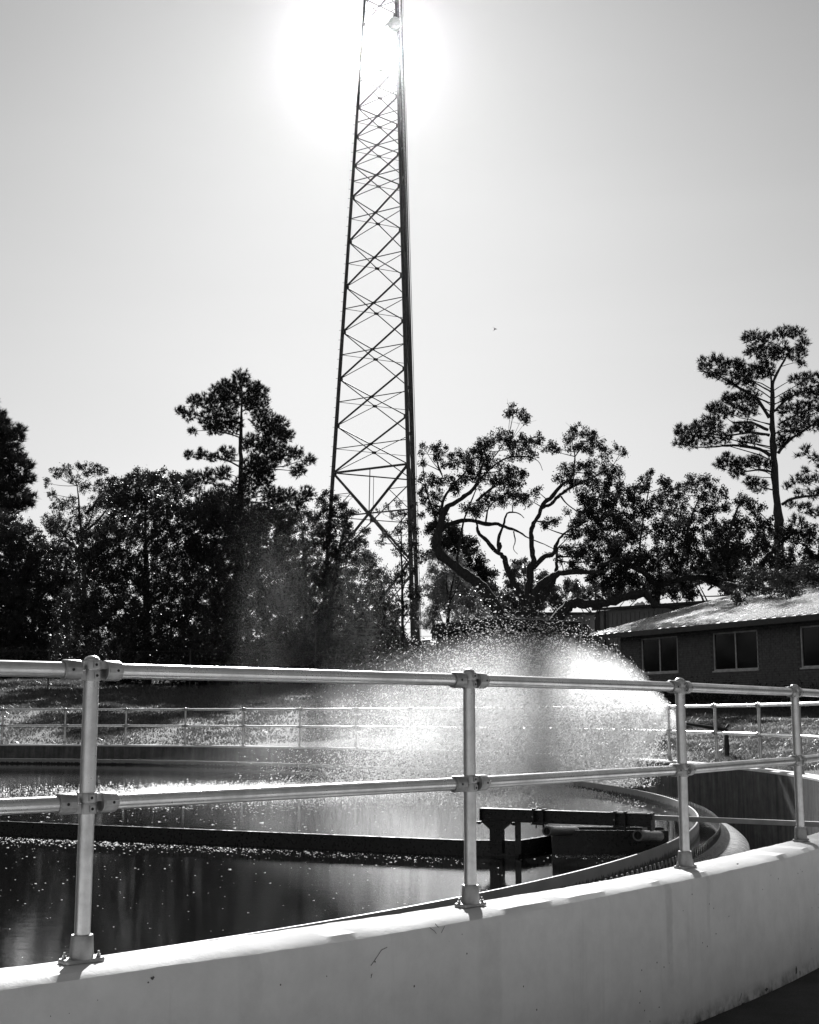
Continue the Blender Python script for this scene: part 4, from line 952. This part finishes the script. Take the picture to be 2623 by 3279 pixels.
broad('broadleaf_tree', 'shaded broadleaf tree directly under and around the lone pine trunk', 86.5, 720, [(670,1640,60),(740,1660,70),(830,1680,70),(900,1660,50),(690,1760,100),(800,1790,110),(900,1780,80),(700,1900,120),(830,1930,120),(720,2060,130),(860,2080,120),(930,1900,80)], 34, 460, .17, .30, 3.4)
broad('broadleaf_tree', 'paler fine-leaved tree between the lone pine and the tower', 94, 980, [(930,1650,26),(960,1640,30),(990,1660,30),(1010,1690,36),(940,1700,46),(980,1750,60),(900,1720,40),(960,1830,80),(1020,1860,70),(940,1930,90),(1010,1990,90),(930,2070,100),(1040,2090,90)], 35, 430, .14, .28, 3, LEAF_MIX)
broad('broadleaf_tree', 'ivy-clad tree around the left leg of the tower, twiggy at the top', 92, 1050, [(1045,1580,16),(1030,1610,22),(1070,1600,18),(1100,1620,22),(1055,1640,28),(1020,1650,22),(1095,1660,26),(1125,1640,16),(1060,1690,38),(1110,1700,34),(1030,1730,40),(1080,1760,50),(1145,1740,34),(1170,1700,18),(1130,1800,56),(1050,1830,70),(1180,1790,36),(1200,1850,50),(1110,1890,80),(1190,1930,64),(1060,1960,90),(1160,2010,90),(1230,1990,60),(1100,2080,110),(1210,2090,90),(1270,2070,60)], 36, 400, .16, .26, 2.4, LEAF_OAK, 30)
broad('sapling', 'thin sparse sapling in front of the right tower leg at crossing height', 90, 1290, [(1210,1635,8),(1240,1625,12),(1260,1650,16),(1290,1640,18),(1275,1610,12),(1320,1615,14),(1305,1680,22),(1270,1700,20),(1235,1715,18),(1215,1740,16),(1330,1700,22),(1345,1650,18),(1320,1740,30),(1350,1780,30),(1280,1760,26),(1300,1830,36),(1260,1860,40),(1330,1900,40),(1290,1950,44),(1240,1930,40)], 37, 200, .16, .2, 1.6, LEAF_OAK, 12)
broad('shrub', 'pale feathery willow-like shrub just right of the tower base', 70, 1430, [(1400,1790,26),(1430,1780,30),(1460,1800,32),(1390,1830,34),(1430,1840,44),(1480,1850,40),(1500,1890,40),(1380,1880,40),(1440,1900,54),(1400,1940,50),(1500,1950,44),(1470,1980,44),(1380,1980,44),(1540,1960,30),(1560,1990,26),(1530,1925,16)], 38, 420, .20, .24, 1.6, LEAF_PALE, 14, cat='shrub', aspect=.2)
broad('broadleaf_tree', 'dark tree right behind the leaning limb of the big oak', 95, 1500, [(1440,1690,30),(1465,1720,34),(1500,1750,36),(1430,1740,40),(1470,1790,44),(1520,1810,40),(1560,1860,40),(1480,1850,50),(1550,1920,50),(1500,1930,60),(1440,1900,60),(1590,1970,50),(1390,1700,28),(1400,1760,40)], 39, 420, .2, .34, 2.6, LEAF_OAK, 22)
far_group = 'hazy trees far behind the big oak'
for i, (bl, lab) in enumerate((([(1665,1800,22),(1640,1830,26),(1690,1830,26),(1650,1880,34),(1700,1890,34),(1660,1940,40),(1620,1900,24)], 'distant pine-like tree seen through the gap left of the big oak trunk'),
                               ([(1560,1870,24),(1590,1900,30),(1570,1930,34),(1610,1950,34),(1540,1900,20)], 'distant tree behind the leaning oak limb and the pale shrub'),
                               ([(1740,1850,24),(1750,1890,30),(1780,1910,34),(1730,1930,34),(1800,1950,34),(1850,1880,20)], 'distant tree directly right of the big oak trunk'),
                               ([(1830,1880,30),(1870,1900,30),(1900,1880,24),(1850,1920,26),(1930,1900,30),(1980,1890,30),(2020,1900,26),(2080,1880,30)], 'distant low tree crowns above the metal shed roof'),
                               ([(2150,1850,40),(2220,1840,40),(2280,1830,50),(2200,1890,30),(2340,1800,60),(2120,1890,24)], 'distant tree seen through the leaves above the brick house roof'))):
    broad('broadleaf_tree', lab, 150+6*i, bl[2][0], bl, 50+i, 150, .34, .5, 3, LEAF_HAZY, 12, far_group)
def undergrowth(name, x0, x1, Y, h, n, seed, label, mat):
    r = np.random.default_rng(seed); C = []
    for k in range(n):
        x = r.uniform(x0, x1); y = Y+r.uniform(-2.5, 3); g = tz(x, y); q = r.normal(0, 1, (230, 3)); q /= np.linalg.norm(q, axis=1, keepdims=True); q *= r.random((230, 1))**.4
        C.append(np.array([x, y, g+h*r.uniform(.1, .75)])+q*[1.3, 1.0, 1.0])
    v = leaves_at(np.concatenate(C), .26, .55, seed); link(name, np_mesh(name, v, fq(len(v)//4), mat), label=label, cat='undergrowth', kind='stuff')
def belt(label, cx, cy, r0, a0, a1, n, seed):  # trees out of view, added to darken the rails' side reflections
    r = np.random.default_rng(seed); C = []
    for k in range(n):
        a = r.uniform(a0, a1); d = r0+r.uniform(-6, 8); x, y = cx+d*math.sin(a), cy+d*math.cos(a); g = tz(x, y); h = r.uniform(8, 17)
        for _ in range(7):
            q = r.normal(size=(60, 3)); q /= np.linalg.norm(q, axis=1, keepdims=True); C.append(np.array([x+r.normal(0, 2), y+r.normal(0, 2), g+h*r.uniform(.05, .95)])+q*2.3*r.random((60, 1))**.4)
    v = leaves_at(np.concatenate(C), .95, .7, seed); link('woodland', np_mesh('woodland', v, fq(len(v)//4), LEAF_MIX), label=label, cat='woodland', kind='stuff')
belt('dense woodland added out of view left of the tank to darken rail reflections', 0, 10, 78, -2.5, -.95, 110, 91)
belt('dense woodland added out of view right of the brick house to darken rail reflections', 0, 10, 66, .75, 2.5, 110, 92)
undergrowth('undergrowth', -60, -20, 119, 3.4, 260, 63, 'dark undergrowth at the far left beyond the sunlit lawn', LEAF_MIX)
undergrowth('undergrowth', -20, 1.5, 92, 3.2, 220, 61, 'dark undergrowth between the trunks under the left tree mass', LEAF_MIX)
undergrowth('undergrowth', 0, 16, 84, 2.6, 150, 62, 'scrub between the tower foot and the sheds', LEAF_OAK)
# far wood that closes the horizon on both sides
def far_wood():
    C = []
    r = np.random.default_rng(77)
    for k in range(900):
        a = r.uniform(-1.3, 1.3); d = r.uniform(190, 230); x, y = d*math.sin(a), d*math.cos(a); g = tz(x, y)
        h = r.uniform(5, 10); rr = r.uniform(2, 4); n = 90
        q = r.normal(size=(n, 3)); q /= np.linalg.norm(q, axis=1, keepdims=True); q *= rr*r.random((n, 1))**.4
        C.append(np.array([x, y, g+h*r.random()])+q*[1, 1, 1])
    v = leaves_at(np.concatenate(C), 1.1, .7, 5); link('distant_wood', np_mesh('distant_wood', v, fq(len(v)//4), LEAF_HAZY), label='low distant wood closing the horizon behind the sheds and trees', cat='wood', kind='stuff')
far_wood()

# ------------------------------------------------------------------ brick house
def house():
    T0 = Vector((6.84, 50.7, 0)); et = Vector((.440, -.898, 0)).normalized(); es = Vector((.898, .440, 0)).normalized(); up = Vector((0,0,1)); sl = .255; ze = 3.9
    def P(t, s, z): return T0+et*t+es*s+up*z
    root = thing('brick_house', 'low dark brick house with pale ribbed metal roof at the right', 'house', P(8, 4, tz(*P(8, 4, 0).xy)))
    M3 = Matrix((et, es, up)).transposed()
    def box(m, t0, t1, s0, s1, z0, z1): m.box(P((t0+t1)/2, (s0+s1)/2, (z0+z1)/2), t1-t0, s1-s0, z1-z0, rot=M3)
    s0 = .62; tL, tR, sB = 1.1, 24., 15.4; z0, z1 = .2, 3.78
    wins = [(2.41, 4.54, 2.40, 3.66), (6.48, 8.72, 2.37, 3.64), (10.69, 12.9, 2.35, 3.62), (14.9, 17.1, 2.35, 3.62), (19, 21.2, 2.35, 3.62)]
    m = MB(); xs = tL
    for a, b, c, d in wins:
        box(m, xs, a, s0+.02, s0+.25, z0, z1); box(m, a, b, s0+.02, s0+.25, z0, c); box(m, a, b, s0+.02, s0+.25, d, z1); xs = b
    box(m, xs, tR, s0+.02, s0+.25, z0, z1); box(m, tL, tL+.23, s0+.25, sB, z0, z1); box(m, tR-.23, tR, s0+.25, sB, z0, z1); box(m, tL+.23, tR-.23, sB-.23, sB, z0, z1)
    m.obj('wall', MORTAR, root)
    # brick courses, every brick its own little block, joined because there are thousands
    m = MB(); hgt, ln = .0765, .215; rr = random.Random(4)
    z = 1.2; row = 0
    while z+hgt < z1:
        t = tL+(.1 if row % 2 else 0)
        while t+ln < 16.5:
            c0, c1 = t, t+ln-.012
            if not any(a < c1 and b > c0 and c-.02 < z+hgt and d > z for a, b, c, d in wins): box(m, c0, c1, s0+rr.uniform(0, .004), s0+.018, z, z+hgt-.012)
            t += ln
        z += hgt; row += 1
    m.obj('brick_courses', BRICK, root, kind='stuff')
    for i, (a, b, c, d) in enumerate(wins):
        m = MB(); f = .05
        box(m, a, b, s0+.03, s0+.10, c, c+f); box(m, a, b, s0+.03, s0+.10, d-f, d); box(m, a, a+f, s0+.03, s0+.10, c+f, d-f); box(m, b-f, b, s0+.03, s0+.10, c+f, d-f)
        fr = m.obj('window', FRAME, root)
        m = MB(); mid = (a+b)/2; box(m, mid-.025, mid+.025, s0+.04, s0+.10, c+f, d-f); m.obj('mullion', FRAME, fr)
        for p, q in ((a+f, mid-.025), (mid+.025, b-f)): m = MB(); box(m, p, q, s0+.07, s0+.078, c+f, d-f); m.obj('pane', GLASS, fr)
        m = MB(); box(m, a-.04, b+.04, s0-.02, s0+.06, c-.05, c-.002); m.obj('sill', FRAME, fr)
    # roof: standing-seam panels, front slope each its own
    sr = 8.0; w = .45; n = int(25/w); rise = sl
    def slope(m, t0, t1, sA, sB_, off, th):
        zf = lambda s: ze+(rise*s if s <= sr else rise*(2*sr-s))+off
        v = [P(t, s, zf(s)+k) for k in (0, th) for t in (t0, t1) for s in (sA, sB_)]
        m.add(v, [(0,1,3,2),(4,6,7,5),(0,2,6,4),(1,5,7,3),(0,4,5,1),(2,3,7,6)])
    roof = None
    m = MB(); slope(m, 0, 25, 0.02, sr, -.09, .06); slope(m, 0, 25, sr, 2*sr-.02, -.09, .06); roof = m.obj('roof', FASCIA, root)
    for k in range(n):
        m = MB(); t = k*w; slope(m, t+.035, t+w-.035, 0, sr-.02, -.02, .012); slope(m, t-.010, t+.010, 0, sr-.02, -.006, .060)
        m.obj('roof_panel', ROOFM, roof)
    m = MB(); slope(m, 0, 25, sr+.02, 2*sr, -.02, .012); m.obj('back_roof_panel', ROOFM, roof)
    m = MB(); box(m, 0, 25, sr-.12, sr+.12, ze+rise*sr-.03, ze+rise*sr+.05); m.obj('ridge_cap', ROOFM, roof)
    m = MB(); box(m, -.02, 25, -.04, 0.0, ze-.19, ze-.005); m.obj('fascia', FASCIA, root)
    m = MB(); slope(m, -.03, -.002, 0, sr, -.16, .16); slope(m, -.03, -.002, sr, 2*sr, -.16, .16); m.obj('rake_trim', FASCIA, root)
    m = MB(); box(m, 0, 25, .0, s0-.005, ze-.135, ze-.115); m.obj('soffit', SOFFIT, root)
    # gable triangle on the left end
    m = MB(); v = [P(tL+q, s, z) for q in (0, .2) for s, z in ((s0, z1), (sB, z1), (sr, ze+rise*sr-.12))]; m.add(v, [(0,1,2),(3,5,4),(0,2,5,3),(1,4,5,2),(0,3,4,1)]); m.obj('gable', MORTAR, root)
    m = MB(); box(m, tL-.45, tL-.02, s0+.6, s0+1.3, 2.9, 3.25); m.obj('vent_box', FASCIA, root)
    # planting at the foot of the wall
    r = np.random.default_rng(9); C = []
    for k in range(46):
        t = r.uniform(tL, 19); p = P(t, s0-.55, 0); g = tz(p.x, p.y); q = r.normal(0, 1, (150, 3))*[.28, .22, .22]; C.append(np.array([p.x, p.y, g+.25+r.uniform(0, .15)])+q)
    v = leaves_at(np.concatenate(C), .12, .3, 4); link('hedge', np_mesh('hedge', v, fq(len(v)//4), LEAF_OAK), label='low dark hedge along the foot of the brick house wall', cat='hedge')
house()

def sheds():
    # metal building behind the oak limb
    up = Vector((0,0,1)); a = at_y(1912, 1955, 76); b = at_y(2330, 1930, 70); a.z = b.z = 0
    d = (b-a).normalized(); nrm = Vector((-d.y, d.x, 0)); g = tz(a.x, a.y); ht = at_y(1912, 1955, 76).z
    root = thing('metal_shed', 'pale ribbed metal-sided shed behind the brick house roof', 'shed', (a.x, a.y, g)); L = (b-a).length
    M3 = Matrix((d, nrm, up)).transposed()
    def box(m, t0, t1, s0, s1, z0, z1): m.box(a+d*(t0+t1)/2+nrm*(s0+s1)/2+up*(z0+z1)/2, t1-t0, s1-s0, z1-z0, rot=M3)
    m = MB(); box(m, 0, L, 0, 12, g-.3, ht-.02); m.obj('wall', SIDING, root)
    for k in range(int(L/.305)):
        m = MB(); t = .1+k*.305; box(m, t, t+.07, -.03, -.0015, g, ht-.22); m.obj('wall_rib', SIDING, root)
    m = MB(); v = [a+d*t+nrm*s+up*z for t in (-.2, L+.2) for s, z in ((-.25, ht-.02), (6, ht+.5), (12.25, ht-.02), (12.25, ht+.12), (6, ht+.64), (-.25, ht+.12))]
    m.add(v, [(0,1,2,3,4,5),(11,10,9,8,7,6)]+[(i, 6+i, 6+(i+1) % 6, (i+1) % 6) for i in range(6)]); m.obj('roof', FASCIA, root)
    m = MB(); box(m, -.06, .16, -.06, -.032, g, ht-.05); box(m, .6, .66, -.16, -.08, g, ht-.1); m.obj('corner_trim', FASCIA, root)
    # lower wing to the left
    c = at_y(1838, 1968, 77.5); e = at_y(1905, 1960, 77.5); root2 = thing('storage_shed', 'lower ribbed lean-to shed left of the taller metal shed', 'shed', (c.x, 77.5, tz(c.x, 77.5)))
    m = MB(); m.box(((c.x-4+e.x)/2, 80, (c.z+g)/2), e.x-c.x+4, 4.6, c.z-g); m.obj('wall', SIDING, root2)
    for k in range(17): m = MB(); m.box((c.x-3.9+k*.305, 77.68, (c.z+g)/2), .07, .035, c.z-g-.2); m.obj('wall_rib', SIDING, root2)
    m = MB(); m.box(((c.x-4+e.x)/2, 80, c.z+.07), e.x-c.x+4.2, 5, .14); m.obj('roof', FASCIA, root2)
    # dark low-gabled shed half hidden in the spray
    Y = 56; L_, A_, R_ = at_y(1394, 2001, Y), at_y(1603, 1979, Y), at_y(1857, 1993, Y); g = tz(A_.x, Y)
    root3 = thing('open_shed', 'dark low-gabled shed half hidden behind the top of the spray', 'shed', (A_.x, Y, g))
    def gable(m, y0, y1, zo, th, ex=0):
        v = [Vector((x, y, z+zo+k)) for y in (y0, y1) for k in (0, th) for x, z in ((L_.x-ex, L_.z), (A_.x, A_.z), (R_.x+ex, R_.z))]
        m.add(v, [(0,1,4,3),(1,2,5,4),(6,9,10,7),(7,10,11,8),(3,4,10,9),(4,5,11,10),(0,6,7,1),(1,7,8,2),(0,3,9,6),(2,8,11,5)])
    m = MB(); gable(m, Y-.02, Y+6, -.34, .33, .05); m.obj('fascia', DARKB, root3)
    m = MB(); gable(m, Y-.12, Y+6.1, -.005, .045, .12); m.obj('roof', SIDING, root3)
    m = MB(); m.box(((L_.x+.1+R_.x-.3)/2, Y+3.2, (g+L_.z-.3)/2), R_.x-L_.x-.5, 5.4, L_.z-g-.3); m.obj('wall', DARKB, root3)
    for x in (L_.x+.1, R_.x-.1, R_.x-1.9): m = MB(); m.box((x, Y+.1, (g+L_.z-.3)/2), .12, .12, L_.z-g-.3); m.obj('post', DARKB, root3)
    x0 = at_y(1864, 2000, 55).x; x1 = at_y(1884, 2000, 55).x; zt = at_y(1870, 1999, 55).z
    root4 = thing('cabinet', 'tall narrow black louvred cabinet between the dark shed and the brick house', 'cabinet', ((x0+x1)/2, 55, tz(x0, 55)))
    m = MB(); m.box(((x0+x1)/2, 55, (zt+g)/2), x1-x0, .3, zt-g); m.obj('body', FASCIA, root4)
    for k in range(14): m = MB(); m.box(((x0+x1)/2, 54.835, zt-.12-k*.1), (x1-x0)*.8, .02, .05); m.obj('louvre', FASCIA, root4)
    # small electrical cabinet with sloping bright lid near the tower foot
    c = at_y(1370, 2055, 60); g = tz(c.x, 60)
    root5 = thing('electrical_box', 'small grey box on a post with sunlit lid by the tower foot', 'box', (c.x, 60, g))
    m = MB(); m.box((c.x, 60, c.z-.15), .22, .5, .45); m.obj('body', PALEBAR, root5); m = MB(); m.bar((c.x-.16, 59.8, c.z+.06), (c.x+.16, 60.2, c.z+.14), .5, .03); m.obj('lid', SOFFIT, root5)
    m = MB(); m.box((c.x-.08, 60, (g+c.z-.3)/2), .07, .07, c.z-.3-g); m.obj('post', STEEL, root5)
sheds()

def fence(x0, x1, Y, h, label, wires, step=3.2):
    root = thing('wire_fence', label, 'fence', (x0, Y, tz(x0, Y))); n = max(2, int((x1-x0)/step)); xs = [x0+(x1-x0)*i/n for i in range(n+1)]
    for x in xs: g = tz(x, Y); MB().tube([(x, Y, g-.2), (x, Y, g+h+.1)], .035, 6).obj('post', STEEL, root)
    for z in wires: MB().tube([(x, Y, tz(x, Y)+h*z) for x in xs], .010, 4).obj('wire', STEEL, root)
fence(-27, -8, 72, 2.3, 'dark wire fence in front of the trees at the left edge', (1, .72, .44))
fence(-5, 4, 71, 3.4, 'wire fence crossing in front of the tower legs and shrub', (1, .88, .6))
def bird():
    c = at_y(1584, 1052, 80); root = thing('bird', 'tiny dark bird gliding in the open sky right of the tower', 'bird', c)
    m = MB(); m.tube([c+Vector((-.03,0,-.01)), c+Vector((.02,0,-.02)), c+Vector((.10,0,-.035)), c+Vector((.13,0,-.045))], [.012, .035, .03, .008], 8); m.obj('body', FASCIA, root, smooth=True)
    for s, e in ((-1, Vector((-.11, -.05, .07))), (1, Vector((-.06, .35, -.05)))):
        m = MB(); a = c+Vector((.0,0,-.005)); m.add([a, a+Vector((.07,0,-.02)), a+e*.6+Vector((.05,0,0)), a+e, a+Vector((.02,0,.012)), a+e*.6+Vector((.02,0,.012))], [(0,1,2,3),(0,3,5,4),(4,5,2,1),(3,2,5)]); m.obj('wing', FASCIA, root)
bird()

# ------------------------------------------------------------------ lawn blades
def grass():
    def patch(n, x0, x1, y0, y1, h, w, seed):
        r = np.random.default_rng(seed); x = r.uniform(x0, x1, n); u = r.random(n); y = y0*(y1/y0)**u
        k = (np.hypot(x-TX, y-TY) > RW_OUT+.06) & (np.abs(x) < y*.34+1.5); x, y = x[k], y[k]
        cl = np.sin(x*2.3+np.sin(y*1.7)*2)*np.sin(y*1.9+x*.7); keep = r.random(len(x)) < .62+.38*cl; x, y = x[keep], y[keep]; cl = cl[keep]
        n = len(x); b = np.stack([x, y, terrain(x, y)-.01], 1); s = (y/y0)**.5
        a = r.uniform(0, 6.283, n); lean = r.normal(0, .55, (n, 2)); hh = h*r.uniform(.4, 1.3, n)*s*(1+.4*cl)
        sd = np.stack([np.cos(a), np.sin(a), np.zeros(n)], 1)*(w*s*r.uniform(.6, 1.3, n))[:, None]/2
        tip = b+np.stack([lean[:, 0]*hh, lean[:, 1]*hh, hh*.8], 1)
        return np.stack([b-sd, b+sd, tip], 1).reshape(-1, 3)
    v = np.concatenate([patch(210000, 2, 17, 22.5, 46, .075, .018, 1), patch(270000, -30, 9, 41, 104, .12, .045, 2)])
    link('grass', np_mesh('grass', v, np.arange(len(v)).reshape(-1, 3), GRASSM), label='short rough lawn sloping up beyond the tank', cat='grass', kind='stuff')
grass()

def bloom_haze():  # forward-scattering air added to imitate lens bloom round the sun
    q = N('bloom_air'); v = q.n('VolumePrincipled'); v.inputs['Color'].default_value = (.96, .96, .96, 1); v.inputs['Density'].default_value = .00002; v.inputs['Anisotropy'].default_value = .99
    m = MB(); x0, x1, y0, y1, z0, z1 = -260, 260, -60, 300, -4, 86; m.box(((x0+x1)/2, (y0+y1)/2, (z0+z1)/2), x1-x0, y1-y0, z1-z0)
    m.obj('bloom_haze', q.done(None, v.outputs[0]), kind='stuff')
bloom_haze()
